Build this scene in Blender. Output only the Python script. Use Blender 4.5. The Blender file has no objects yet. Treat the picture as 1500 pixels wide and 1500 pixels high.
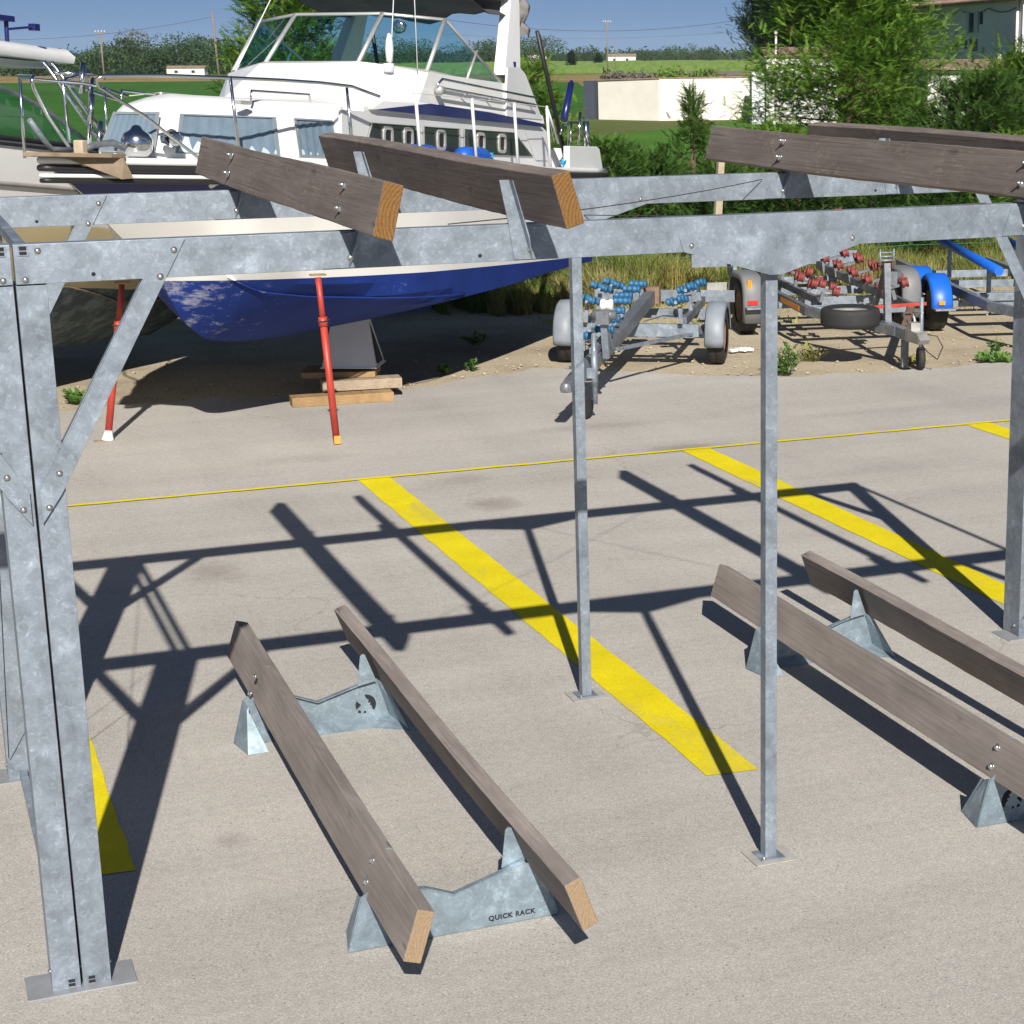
import bpy, bmesh, math, random
import numpy as np
from mathutils import Vector, Matrix
random.seed(7); rng = np.random.default_rng(11)
R = math.radians
sc = bpy.context.scene
COL = sc.collection

# ------------------------------------------------------------------ camera, world, sun
def rotm(yaw, pitch, roll):
    fw = Vector((-math.sin(yaw)*math.cos(pitch), math.cos(yaw)*math.cos(pitch), -math.sin(pitch)))
    rt = Vector((math.cos(yaw), math.sin(yaw), 0)); up = rt.cross(fw)
    r2 = math.cos(roll)*rt + math.sin(roll)*up; u2 = -math.sin(roll)*rt + math.cos(roll)*up
    return Matrix(((r2.x, u2.x, -fw.x), (r2.y, u2.y, -fw.y), (r2.z, u2.z, -fw.z)))
cd = bpy.data.cameras.new('camera'); cam = bpy.data.objects.new('camera', cd); COL.objects.link(cam)
cam.matrix_world = Matrix.Translation((0, 0, 3.2)) @ rotm(-.4063, .2545, -.0056).to_4x4()
cd.sensor_width = 36; cd.lens = 2829.07/1500*36; cd.shift_x = -302.3/1500; cd.shift_y = 59.6/1500
cd.clip_end = 9000; cd.clip_start = .05
sc.camera = cam
SUN = Vector((-.3543, -1.5043, 1)).normalized()
sl = bpy.data.lights.new('sun', 'SUN'); sl.energy = 5.0; sl.angle = R(.53); sl.color = (1, .95, .87)
so = bpy.data.objects.new('sun', sl); COL.objects.link(so)
so.rotation_euler = SUN.to_track_quat('Z', 'Y').to_euler(); so.location = (0, -5, 20)
w = bpy.data.worlds.new('World'); sc.world = w; w.use_nodes = True
nt = w.node_tree; bg = nt.nodes['Background']
sky = nt.nodes.new('ShaderNodeTexSky'); sky.sky_type = 'NISHITA'; sky.sun_disc = False
sky.sun_elevation = math.asin(SUN.z); sky.sun_rotation = R(193.3)
sky.air_density = .62; sky.dust_density = .35; sky.ozone_density = 3.0; sky.altitude = 0
tcw = nt.nodes.new('ShaderNodeTexCoord'); va = nt.nodes.new('ShaderNodeVectorMath'); va.operation = 'ADD'; va.inputs[1].default_value = (0, 0, .13)
vn = nt.nodes.new('ShaderNodeVectorMath'); vn.operation = 'NORMALIZE'
nt.links.new(tcw.outputs['Generated'], va.inputs[0]); nt.links.new(va.outputs[0], vn.inputs[0]); nt.links.new(vn.outputs[0], sky.inputs[0])
nt.links.new(sky.outputs[0], bg.inputs[0]); bg.inputs[1].default_value = .05
sc.view_settings.view_transform = 'Standard'; sc.view_settings.look = 'None'
sc.view_settings.exposure = .50; sc.view_settings.gamma = 1

# ------------------------------------------------------------------ materials
class NT:
    def __init__(s, name):
        s.m = bpy.data.materials.new(name); s.m.use_nodes = True; s.t = s.m.node_tree
        s.b = s.t.nodes['Principled BSDF']; s.c = None
    def n(s, t, **k):
        o = s.t.nodes.new(t)
        for a, v in k.items(): setattr(o, a, v)
        return o
    def l(s, a, b): s.t.links.new(a, b)
    def coord(s, kind='Object', scale=(1, 1, 1)):
        tc = s.n('ShaderNodeTexCoord'); mp = s.n('ShaderNodeMapping'); mp.inputs['Scale'].default_value = scale
        s.l(tc.outputs[kind], mp.inputs[0]); return mp.outputs[0]
    def noise(s, v, scale, detail=4, rough=.55, dist=0):
        o = s.n('ShaderNodeTexNoise'); o.inputs['Scale'].default_value = scale; o.inputs['Detail'].default_value = detail
        o.inputs['Roughness'].default_value = rough; o.inputs['Distortion'].default_value = dist
        s.l(v, o.inputs['Vector']); return o.outputs['Fac']
    def ramp(s, f, stops, interp='LINEAR'):
        o = s.n('ShaderNodeValToRGB'); o.color_ramp.interpolation = interp
        e = o.color_ramp.elements
        while len(e) < len(stops): e.new(.5)
        for i, (p, c) in enumerate(stops):
            e[i].position = p; e[i].color = (c, c, c, 1) if isinstance(c, (int, float)) else (*c, 1)
        s.l(f, o.inputs[0]); return o.outputs[0]
    def mix(s, f, a, b, mode='MIX'):
        o = s.n('ShaderNodeMix', data_type='RGBA', blend_type=mode)
        for k, v in ((0, f), (6, a), (7, b)):
            inp = o.inputs[k]
            if isinstance(v, (int, float)): inp.default_value = v if k == 0 else (v, v, v, 1)
            elif isinstance(v, tuple): inp.default_value = (*v, 1)
            else: s.l(v, inp)
        return o.outputs[2]
    def math(s, op, a, b=0.):
        o = s.n('ShaderNodeMath', operation=op)
        for inp, v in ((o.inputs[0], a), (o.inputs[1], b)):
            if isinstance(v, (int, float)): inp.default_value = v
            else: s.l(v, inp)
        return o.outputs[0]
    def bump(s, h, strength=.3, dist=.01):
        o = s.n('ShaderNodeBump'); o.inputs['Strength'].default_value = strength; o.inputs['Distance'].default_value = dist
        s.l(h, o.inputs['Height']); s.l(o.outputs[0], s.b.inputs['Normal'])
    def set(s, col=None, rough=None, metal=None, spec=None):
        for k, v in (('Base Color', col), ('Roughness', rough), ('Metallic', metal), ('Specular IOR Level', spec)):
            if v is None: continue
            if isinstance(v, tuple): s.b.inputs[k].default_value = (*v, 1)
            elif isinstance(v, (int, float)): s.b.inputs[k].default_value = v
            else: s.l(v, s.b.inputs[k])
        return s.m
def plain(name, col, rough=.5, metal=0., var=.12, scale=6, spec=.5):
    a = NT(name); v = a.coord()
    f = a.ramp(a.noise(v, scale, 6), [(.3, 1-var), (.7, 1+var*.4)])
    return a.set(a.mix(1., col, f, 'MULTIPLY'), rough, metal, spec)
def galv(name, base=(.25, .29, .34), dark=.72, streak=True):
    a = NT(name); v = a.coord()
    vo = a.n('ShaderNodeTexVoronoi'); vo.inputs['Scale'].default_value = 30; a.l(a.coord(scale=(1, 1, 1)), vo.inputs['Vector'])
    sep = a.n('ShaderNodeSeparateColor'); a.l(vo.outputs['Color'], sep.inputs[0])
    f1 = a.ramp(a.noise(v, 7, 8, .62, .6), [(.28, dark*.92), (.47, .93), (.60, 1.08), (.70, 1.50)])
    f2 = a.ramp(sep.outputs[0], [(0, .90), (1, 1.07)])
    f3 = a.ramp(a.noise(v, 45, 4, .6, 1.5), [(.32, .78), (.58, 1.0), (.68, 1.5)])
    c = a.mix(1., base, f1, 'MULTIPLY'); c = a.mix(1., c, f2, 'MULTIPLY'); c = a.mix(.6, c, f3, 'MULTIPLY')
    a.bump(a.noise(v, 60, 3), .08, .003)
    return a.set(c, a.ramp(a.noise(v, 12, 4), [(.3, .42), (.7, .62)]), .45, .5)
M = {}
M['galv'] = galv('galvanised_steel'); M['galv_cradle'] = galv('galvanised_sheet', (.245, .31, .36), .8)
M['galv_dark'] = galv('dull_galvanised', (.185, .198, .22), .75)
M['bolt'] = plain('zinc_bolt', (.62, .62, .6), .28, .9)
def wood(name, base, dark, gold=None, grain=(14, 1.1, 60)):
    a = NT(name); v = a.coord(scale=grain)
    g = a.noise(v, 1.6, 8, .65, .9)
    big = a.noise(a.coord(scale=(2, .8, 2)), 1.8, 5, .6)
    c = a.mix(a.ramp(g, [(.3, 0.), (.72, 1.)]), dark, base)
    c = a.mix(1., c, a.ramp(big, [(.3, .74), (.7, 1.16)]), 'MULTIPLY')
    kn = a.n('ShaderNodeTexVoronoi'); kn.inputs['Scale'].default_value = 2.3; a.l(a.coord(scale=(3, 1.0, 3)), kn.inputs['Vector'])
    c = a.mix(a.ramp(kn.outputs['Distance'], [(.0, .75), (.07, .45), (.11, 0.)]), c, tuple(x*.45 for x in dark))
    if gold:
        sp = a.noise(a.coord(scale=(30, 9, 30)), 2.2, 5, .7)
        pm = a.ramp(a.noise(a.coord(scale=(1, 1, 1)), 1.7, 2), [(.44, 0.), (.62, 1.)])
        c = a.mix(a.math('MULTIPLY', a.ramp(sp, [(.52, 0.), (.64, .75)]), pm), c, gold)
    ck = a.ramp(a.noise(a.coord(scale=(26, .5, 70)), 1.5, 3, .5, .4), [(.30, 1.), (.34, 0.)])
    c = a.mix(a.math('MULTIPLY', ck, .55), c, tuple(x*.3 for x in dark))
    a.bump(g, .35, .004)
    return a.set(c, .82, 0., .25)
M['plank'] = wood('weathered_plank', (.235, .197, .178), (.130, .105, .094), (.30, .26, .17))
M['plank_low'] = wood('weathered_plank_pale', (.315, .275, .25), (.195, .168, .152))
def endgrain(name, a1, a2):
    a = NT(name); v = a.coord()
    wv = a.n('ShaderNodeTexWave', wave_type='RINGS', rings_direction='Y'); wv.inputs['Scale'].default_value = 26
    wv.inputs['Distortion'].default_value = 4; wv.inputs['Detail'].default_value = 4
    mp = a.n('ShaderNodeMapping'); mp.inputs['Location'].default_value = (-.12, 0, .05); a.l(v, mp.inputs[0]); a.l(mp.outputs[0], wv.inputs['Vector'])
    sp = a.ramp(a.noise(v, 90, 5, .65), [(.3, .80), (.7, 1.14)])
    return a.set(a.mix(1., a.mix(wv.outputs['Fac'], a1, a2), sp, 'MULTIPLY'), .9, 0., .2)
M['end_orange'] = endgrain('sawn_end_orange', (.14, .071, .023), (.20, .106, .037))
M['end_pale'] = endgrain('sawn_end_pale', (.25, .178, .11), (.285, .205, .13))
M['timber'] = wood('old_timber', (.42, .34, .25), (.26, .20, .15)); M['timber_orange'] = wood('orange_timber', (.38, .245, .125), (.25, .155, .075))

def asphalt():
    a = NT('pale_asphalt'); v = a.coord()
    big = a.ramp(a.noise(v, .35, 5, .6), [(.3, .90), (.7, 1.06)])
    str_ = a.ramp(a.noise(a.coord(scale=(.35, 1.6, 1)), 1.1, 6, .62), [(.3, .90), (.7, 1.06)])
    sp = a.noise(v, 95, 5, .72); sp2 = a.noise(v, 260, 2, .6)
    c = a.mix(1., (.442, .416, .380), big, 'MULTIPLY'); c = a.mix(1., c, str_, 'MULTIPLY')
    c = a.mix(1., c, a.ramp(sp, [(.28, .42), (.42, .86), (.56, 1.06), (.70, 1.50)]), 'MULTIPLY')
    c = a.mix(1., c, a.ramp(sp2, [(.3, .66), (.7, 1.32)]), 'MULTIPLY')
    md = a.noise(v, 22, 4, .6); c = a.mix(1., c, a.ramp(md, [(.3, .90), (.7, 1.08)]), 'MULTIPLY')
    tm = a.noise(a.coord(scale=(1.2, .12, 1)), 1.4, 4, .6); c = a.mix(1., c, a.ramp(tm, [(.30, .93), (.5, 1.0), (.72, 1.03)]), 'MULTIPLY')
    vo = a.n('ShaderNodeTexVoronoi'); vo.inputs['Scale'].default_value = 46; a.l(v, vo.inputs['Vector'])
    s2 = a.n('ShaderNodeSeparateColor'); a.l(vo.outputs['Color'], s2.inputs[0])
    dk = a.math('MULTIPLY', a.math('LESS_THAN', vo.outputs['Distance'], .20), a.math('GREATER_THAN', s2.outputs[0], .90))
    c = a.mix(a.math('MULTIPLY', dk, .6), c, (.10, .085, .07))
    lt = a.math('MULTIPLY', a.math('LESS_THAN', vo.outputs['Distance'], .25), a.math('GREATER_THAN', s2.outputs[1], .93))
    c = a.mix(a.math('MULTIPLY', lt, .45), c, (.62, .58, .52))
    # oil stains that were dripped on these spots
    geo = a.n('ShaderNodeNewGeometry')
    for (x, y, rx, ry, k) in ((3.93, 13.3, .22, .28, .45), (3.97, 14.2, .30, .22, .28), (6.0, 14.6, .42, .20, .5), (1.75, 12.2, .25, .35, .40), (1.1, 7.75, .10, .12, .3), (3.0, 15.5, .6, .2, .18), (5.6, 15.8, .8, .18, .2), (7.2, 13.2, .9, .25, .18), (3.1, 5.9, .3, .2, .12), (8.3, 15.4, 1.0, .2, .15)):
        mp = a.n('ShaderNodeMapping'); mp.inputs['Location'].default_value = (-x/rx, -y/ry, 0); mp.inputs['Scale'].default_value = (1/rx, 1/ry, 0)
        a.l(geo.outputs['Position'], mp.inputs[0]); ln = a.n('ShaderNodeVectorMath', operation='LENGTH'); a.l(mp.outputs[0], ln.inputs[0])
        d = a.math('ADD', ln.outputs['Value'], a.math('MULTIPLY', a.noise(v, 5, 5, .7), 1.5))
        c = a.mix(a.math('MULTIPLY', a.ramp(a.math('MULTIPLY', d, .4), [(.40, 1.), (.72, 0.)]), k), c, (.15, .125, .105))
    mpc = a.n('ShaderNodeTexVoronoi', feature='DISTANCE_TO_EDGE'); mpc.inputs['Scale'].default_value = .32
    vv = a.n('ShaderNodeVectorMath', operation='ADD'); a.l(v, vv.inputs[0]); nn = a.n('ShaderNodeTexNoise'); nn.inputs['Scale'].default_value = 1.6; nn.inputs['Detail'].default_value = 6
    a.l(v, nn.inputs['Vector']); a.l(nn.outputs['Color'], vv.inputs[1]); a.l(vv.outputs[0], mpc.inputs['Vector'])
    crk = a.math('MULTIPLY', a.math('LESS_THAN', mpc.outputs['Distance'], .0022), a.ramp(a.noise(v, .5, 2), [(.5, 0.), (.6, .4)]))
    c = a.mix(crk, c, (.2, .17, .14))
    a.bump(a.math('ADD', sp, a.math('MULTIPLY', sp2, .5)), .35, .006)
    return a.set(c, .93, 0., .2)
M['asphalt'] = asphalt()
def paint():
    a = NT('yellow_road_paint'); v = a.coord()
    c = a.mix(1., (.70, .575, .006), a.ramp(a.noise(v, 3, 6, .6), [(.3, .88), (.7, 1.06)]), 'MULTIPLY')
    c = a.mix(1., c, a.ramp(a.noise(v, 120, 4, .7), [(.3, .80), (.6, 1.08)]), 'MULTIPLY')
    c = a.mix(a.ramp(a.noise(v, 70, 5, .8), [(.30, .75), (.37, 0.)]), c, (.35, .31, .25)); c = a.mix(a.ramp(a.noise(a.coord(scale=(1, .3, 1)), 2.2, 5, .7), [(.34, .35), (.46, 0.)]), c, (.30, .26, .16))
    a.bump(a.noise(v, 110, 4, .7), .35, .005)
    return a.set(c, .85, 0., .2)
M['paint'] = paint()
def ground_mat(name, cols, sc1, sc2, bump=.5, stretch=(1, 1, 1)):
    a = NT(name); v = a.coord(scale=stretch)
    f = a.noise(v, sc1, 8, .65); g = a.noise(v, sc2, 6, .7)
    n = len(cols)
    c = a.ramp(f, [(.3+.4*i/(n-1), cols[i]) for i in range(n)])
    c = a.mix(1., c, a.ramp(g, [(.3, .62), (.7, 1.25)]), 'MULTIPLY')
    a.bump(g, bump, .02)
    return a.set(c, .95, 0., .1)
M['gravel'] = ground_mat('sandy_gravel', [(.33, .275, .20), (.46, .39, .28), (.52, .45, .335)], .8, 55)
M['field_base'] = ground_mat('rough_grassland', [(.060, .10, .022), (.10, .13, .035), (.16, .15, .06)], .05, 2.5)
M['crop'] = ground_mat('green_crop', [(.030, .10, .012), (.045, .135, .018), (.065, .15, .025)], .12, 1.6, .5, (1, .35, 1))
M['lawn'] = ground_mat('lawn', [(.055, .15, .018), (.085, .19, .025)], .2, 4)
M['drygrass_ground'] = ground_mat('dry_grass_ground', [(.20, .155, .06), (.30, .22, .10), (.13, .14, .045)], .08, 1.5, .5, (1, .3, 1))
M['vineyard'] = ground_mat('vineyard_rows', [(.05, .12, .02), (.09, .17, .03)], .1, 1.2, .5, (.25, 1, 1))
def leaf(name, c1, c2, c3, sc_=1.2, trans=.25, brown=None):
    a = NT(name); v = a.coord()
    c = a.ramp(a.noise(v, sc_, 4, .6), [(.32, c1), (.5, c2), (.68, c3)])
    oi = a.n('ShaderNodeObjectInfo')
    c = a.mix(1., c, a.ramp(oi.outputs['Random'], [(0, .82), (1, 1.15)]), 'MULTIPLY')
    c = a.mix(1., c, a.ramp(a.noise(v, 14, 3), [(.3, .75), (.7, 1.3)]), 'MULTIPLY')
    if brown: c = a.mix(a.ramp(a.noise(v, 2.6, 3), [(.66, 0.), (.72, .8)]), c, brown)
    a.set(c, .62, 0., .25)
    tr = a.n('ShaderNodeBsdfTranslucent'); a.l(a.mix(1., c, (1.15, 1.25, .6), 'MULTIPLY'), tr.inputs[0])
    mx = a.n('ShaderNodeMixShader'); mx.inputs[0].default_value = trans
    a.l(a.b.outputs[0], mx.inputs[1]); a.l(tr.outputs[0], mx.inputs[2]); a.l(mx.outputs[0], a.t.nodes['Material Output'].inputs[0])
    return a.m
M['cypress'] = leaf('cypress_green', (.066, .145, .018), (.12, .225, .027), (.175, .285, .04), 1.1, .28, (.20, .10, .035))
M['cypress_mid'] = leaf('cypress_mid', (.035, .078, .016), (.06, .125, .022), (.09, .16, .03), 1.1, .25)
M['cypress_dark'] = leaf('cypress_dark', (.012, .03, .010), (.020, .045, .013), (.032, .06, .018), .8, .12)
M['tree_far'] = leaf('far_tree_leaves', (.022, .05, .016), (.038, .075, .02), (.055, .095, .028), .5, .15)
M['tree_grey'] = leaf('bare_grey_twigs', (.10, .085, .08), (.13, .11, .10), (.16, .14, .12), .5, .1)
M['dry'] = leaf('dry_grass_blades', (.36, .31, .11), (.26, .27, .08), (.46, .37, .18), .9, .3)
M['grn'] = leaf('green_grass_blades', (.09, .17, .025), (.14, .23, .04), (.2, .26, .06), 1.2, .3)
M['weed'] = leaf('weed_leaves', (.07, .15, .03), (.10, .2, .04), (.14, .22, .06), 3, .3)
M['bark'] = plain('brown_bark', (.13, .085, .055), .9, 0, .4, 9)
M['stub'] = plain('cream_render', (.72, .68, .61), .9, 0, .10, 1.2)
M['stub_white'] = plain('white_render', (.70, .68, .64), .9, 0, .07, 1.0)
M['stub_blue'] = plain('pale_house_render', (.66, .67, .69), .9, 0, .10, .8)
M['dark_end'] = plain('dark_wall_end', (.05, .06, .085), .9)  # dark blue-grey, unlike the cream wall it closes
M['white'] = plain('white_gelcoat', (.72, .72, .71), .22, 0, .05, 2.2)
M['white_grey'] = plain('light_grey_gelcoat', (.60, .61, .62), .35, 0, .08, 2.5)  # greyer white; on the cabin sides the colour carries their shade
M['cream'] = plain('cream_gelcoat', (.66, .56, .34), .35, 0, .06, 1.5)
M['navy'] = plain('navy_stripe', (.012, .016, .11), .3, 0, .15, 4)
M['blackrub'] = plain('black_rubber', (.016, .016, .017), .5)
M['tyre'] = plain('tyre_rubber', (.022, .022, .023), .75, 0, .25, 12)
M['rust'] = plain('rusty_rim', (.26, .17, .12), .7, .3, .4, 9)
M['rim'] = plain('pale_steel_rim', (.50, .49, .46), .45, .6, .3, 9)
M['chrome'] = plain('stainless_tube', (.66, .67, .68), .16, 1.0, .05)
M['alu'] = plain('anodised_frame', (.62, .61, .58), .38, .6, .08)
M['teal'] = NT('dull_antifoul').m
def antifoul2():
    a = NT('dull_antifoul_hull'); v = a.coord()
    c = a.mix(a.ramp(a.noise(v, 5, 8, .7), [(.45, 0.), (.62, 1.)]), (.055, .085, .10), (.17, .22, .23))
    return a.set(c, .8)
M['teal'] = antifoul2()
M['bluebunk'] = plain('blue_plastic', (.01, .12, .58), .42, 0, .14, 5)
M['blueroll'] = plain('faded_blue_roller', (.02, .12, .25), .55, 0, .35, 14)
M['redroll'] = plain('faded_red_roller', (.21, .04, .035), .6, 0, .35, 14)
M['red'] = plain('red_painted_tube', (.42, .045, .028), .45, 0, .25, 7)
M['bluefend'] = plain('blue_fender', (.012, .09, .45), .4)
M['cyanrope'] = plain('cyan_rope', (.03, .30, .55), .8)
M['canvas_dark'] = plain('dark_canvas', (.05, .052, .058), .95, 0, .3, 5)
M['canvas'] = plain('grey_canvas', (.30, .28, .27), .95, 0, .2, 5)
M['curtain'] = plain('curtain_cloth', (.22, .265, .31), .9, 0, .12, 8)
M['black'] = plain('dark_interior', (.012, .012, .015), .6)
M['teak'] = plain('weathered_teak', (.25, .19, .13), .8, 0, .3, 9)
M['cutout'] = plain('dark_cutout', (.012, .013, .018), .9)
M['orange'] = plain('orange_reflector', (.75, .28, .01), .3)
M['redrefl'] = plain('red_reflector', (.6, .03, .02), .35)
M['tile'] = ground_mat('clay_roof_tiles', [(.20, .14, .10), (.28, .20, .145), (.34, .26, .20)], 1.0, 8, .5)
M['pole'] = plain('grey_pole_wood', (.22, .17, .13), .9, 0, .2, 4)
M['cable'] = plain('dark_wire', (.05, .04, .045), .6)
M['stake'] = plain('split_stake', (.42, .35, .25), .9, 0, .25, 9)
M['greenwire'] = plain('green_wire', (.04, .20, .13), .6)
M['shutter'] = plain('pale_blue_shutter', (.45, .53, .60), .8)
M['winglass'] = plain('dark_window_glass', (.03, .035, .045), .15)
M['plate'] = plain('dull_base_plate', (.34, .35, .37), .6, .4, .15, 9)
M['mortar'] = plain('grey_mortar_pad', (.37, .355, .33), .9, 0, .2, 20)
M['screen'] = plain('brown_screen', (.12, .10, .085), .95, 0, .2, 6)
M['plastic'] = plain('white_plastic', (.75, .74, .72), .6)
def glass(tc_=(.50, .77, .79, 1)):
    a = NT('tinted_windscreen'); t = a.n('ShaderNodeBsdfTransparent'); t.inputs[0].default_value = tc_
    g = a.n('ShaderNodeBsdfGlossy'); g.inputs[0].default_value = (.7, .8, .85, 1); g.inputs[1].default_value = .03
    fr = a.n('ShaderNodeLayerWeight'); fr.inputs[0].default_value = .5
    mx = a.n('ShaderNodeMixShader'); a.l(a.math('ADD', a.math('MULTIPLY', a.math('POWER', fr.outputs['Facing'], 4.), .6), .05), mx.inputs[0]); a.l(t.outputs[0], mx.inputs[1]); a.l(g.outputs[0], mx.inputs[2])
    a.l(mx.outputs[0], a.t.nodes['Material Output'].inputs[0]); return a.m
M['glass'] = glass()
M['paneglass'] = glass((.80, .86, .90, 1))
def hullmat():
    a = NT('painted_hull'); v = a.coord(); sp = a.n('ShaderNodeSeparateXYZ'); a.l(v, sp.inputs[0])
    X, Z = sp.outputs[0], sp.outputs[2]
    below = a.math('LESS_THAN', Z, 1.385)
    n1 = a.noise(v, 2.4, 8, .72, .6); n2 = a.noise(a.coord(scale=(1, 1, 3)), 9, 6, .7)
    fore = a.ramp(a.math('ADD', a.math('MULTIPLY', X, .22), .30), [(.1, 1.), (.50, 0.)])
    thr = a.math('ADD', a.math('MULTIPLY', n1, .6), a.math('MULTIPLY', n2, .4))
    worn = a.ramp(a.math('ADD', thr, a.math('MULTIPLY', fore, .135)), [(.605, 0.), (.68, 1.)])
    blue = a.mix(a.ramp(n1, [(.3, 0.), (.7, 1.)]), (.006, .022, .135), (.010, .034, .21))
    blue = a.mix(a.math('MULTIPLY', a.math('MULTIPLY', worn, a.ramp(a.noise(a.coord(scale=(3, 3, 18)), 6, 5, .7), [(.35, .35), (.6, 1.)])), .8), blue, (.36, .36, .40))
    wh = a.mix(a.ramp(a.noise(v, 2, 4), [(.4, 0.), (.8, .4)]), (.72, .71, .68), (.66, .645, .60))
    a.set(a.mix(below, wh, blue), a.math('ADD', a.math('MULTIPLY', below, .50), .25), 0., .22); return a.m
M['hull'] = hullmat()

# ------------------------------------------------------------------ geometry helpers
class MB:
    def __init__(s): s.v = []; s.f = []; s.mi = []; s.sm = []
    def add(s, vs, fs, mi=0, smooth=False):
        o = len(s.v); s.v += [tuple(x) for x in vs]
        for f in fs: s.f.append(tuple(i+o for i in f)); s.mi.append(mi); s.sm.append(smooth)
        return s
    def box(s, c, d, rot=None, mi=0):
        c = Vector(c); h = Vector(d)/2; vs = []
        for x in (-1, 1):
            for y in (-1, 1):
                for z in (-1, 1):
                    p = Vector((x*h.x, y*h.y, z*h.z)); p = rot @ p if rot else p; vs.append(c+p)
        return s.add(vs, [(0, 1, 3, 2), (4, 6, 7, 5), (0, 4, 5, 1), (2, 3, 7, 6), (0, 2, 6, 4), (1, 5, 7, 3)], mi)
    def prism(s, poly, ext, mi=0, capmi=None):
        n = len(poly); a = [Vector(p) for p in poly]; e = Vector(ext); b = [p+e for p in a]
        nn = Vector((0, 0, 0))
        for i in range(n): nn += a[i].cross(a[(i+1) % n])
        if nn.dot(e) > 0: a, b = b, a
        cm = mi if capmi is None else capmi
        s.add(a+b, [tuple(range(n))], cm)
        o = len(s.v)-2*n
        s.f.append(tuple(o+n+i for i in reversed(range(n)))); s.mi.append(cm); s.sm.append(False)
        for i in range(n):
            j = (i+1) % n; s.f.append((o+j, o+i, o+n+i, o+n+j)); s.mi.append(mi); s.sm.append(False)
        return s
    def xz(s, pts, y, t, mi=0): return s.prism([(x, y, z) for x, z in pts], (0, t, 0), mi)
    def tube(s, p, q, r, n=10, r2=None, mi=0, cap=True):
        p = Vector(p); q = Vector(q); d = (q-p).normalized(); r2 = r if r2 is None else r2
        x = d.orthogonal().normalized(); y = d.cross(x)
        A = [p+(x*math.cos(t)+y*math.sin(t))*r for t in [2*math.pi*i/n for i in range(n)]]
        B = [q+(x*math.cos(t)+y*math.sin(t))*r2 for t in [2*math.pi*i/n for i in range(n)]]
        s.add(A+B, [(i, (i+1) % n, n+(i+1) % n, n+i) for i in range(n)], mi, True)
        if cap:
            o = len(s.v)-2*n
            s.f.append(tuple(o+i for i in reversed(range(n)))); s.f.append(tuple(o+n+i for i in range(n))); s.mi += [mi, mi]; s.sm += [False, False]
        return s
    def path(s, pts, r, n=8, mi=0):
        pts = [Vector(p) for p in pts]; rings = []; x = None
        for i, p in enumerate(pts):
            d = ((pts[min(i+1, len(pts)-1)]-pts[max(i-1, 0)])).normalized()
            x = d.orthogonal().normalized() if x is None else (x-d*x.dot(d)).normalized()
            y = d.cross(x); rings.append([p+(x*math.cos(t)+y*math.sin(t))*r for t in [2*math.pi*k/n for k in range(n)]])
        fs = []
        for i in range(len(pts)-1):
            for k in range(n): fs.append((i*n+k, i*n+(k+1) % n, (i+1)*n+(k+1) % n, (i+1)*n+k))
        s.add([v for g in rings for v in g], fs, mi, True)
        o = len(s.v)-len(pts)*n; s.f.append(tuple(o+i for i in reversed(range(n)))); s.f.append(tuple(len(s.v)-n+i for i in range(n))); s.mi += [mi, mi]; s.sm += [False]*2
        return s
    def lathe(s, prof, c, axis, n=20, mi=0, smooth=True):
        c = Vector(c); a = Vector(axis).normalized(); x = a.orthogonal().normalized(); y = a.cross(x); vs = []
        for (r, h) in prof:
            for k in range(n): t = 2*math.pi*k/n; vs.append(c+a*h+(x*math.cos(t)+y*math.sin(t))*r)
        m = len(prof)
        return s.add(vs, [(i*n+k, i*n+(k+1) % n, (i+1)*n+(k+1) % n, (i+1)*n+k) for i in range(m-1) for k in range(n)], mi, smooth)
    def grid(s, rows, mi=0, smooth=True, mif=None):
        m = len(rows[0]); vs = [p for r in rows for p in r]; o = len(s.v); s.v += [tuple(v) for v in vs]
        for i in range(len(rows)-1):
            for k in range(m-1):
                s.f.append((o+i*m+k, o+i*m+k+1, o+(i+1)*m+k+1, o+(i+1)*m+k)); s.mi.append(mif(i, k) if mif else mi); s.sm.append(smooth)
        return s
    def build(s, name, mats, parent=None, bevel=0, loc=None, smooth_angle=0):
        me = bpy.data.meshes.new(name); me.from_pydata(s.v, [], s.f)
        for m in (mats if isinstance(mats, (list, tuple)) else [mats]): me.materials.append(m)
        me.polygons.foreach_set('material_index', s.mi); me.polygons.foreach_set('use_smooth', s.sm); me.update()
        o = bpy.data.objects.new(name, me); COL.objects.link(o)
        if parent: o.parent = parent
        if loc: o.location = loc
        if smooth_angle: me.polygons.foreach_set('use_smooth', [True]*len(me.polygons)); me.set_sharp_from_angle(angle=R(smooth_angle))
        if bevel:
            b = o.modifiers.new('bevel', 'BEVEL'); b.width = bevel; b.segments = 2; b.limit_method = 'ANGLE'; b.angle_limit = R(40)
        return o
def tag(o, label=None, cat=None, group=None, kind=None):
    if label: o['label'] = label
    if cat: o['category'] = cat
    if group: o['group'] = group
    if kind: o['kind'] = kind
    return o
def empty(name, loc, rz=0, **k):
    o = bpy.data.objects.new(name, None); COL.objects.link(o); o.location = loc; o.rotation_euler = (0, 0, rz); o.empty_display_size = .2
    return tag(o, **k)
def copy_tree(o, parent=None):
    c = o.copy(); COL.objects.link(c); c.parent = parent
    for ch in o.children: copy_tree(ch, c)
    return c
def dup(mesh_ob, name, parent, loc, rot=(0, 0, 0), scale=(1, 1, 1)):
    c = bpy.data.objects.new(name, mesh_ob.data); COL.objects.link(c); c.parent = parent; c.location = loc; c.rotation_euler = rot; c.scale = scale
    return c
_bolt = {}
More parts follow.
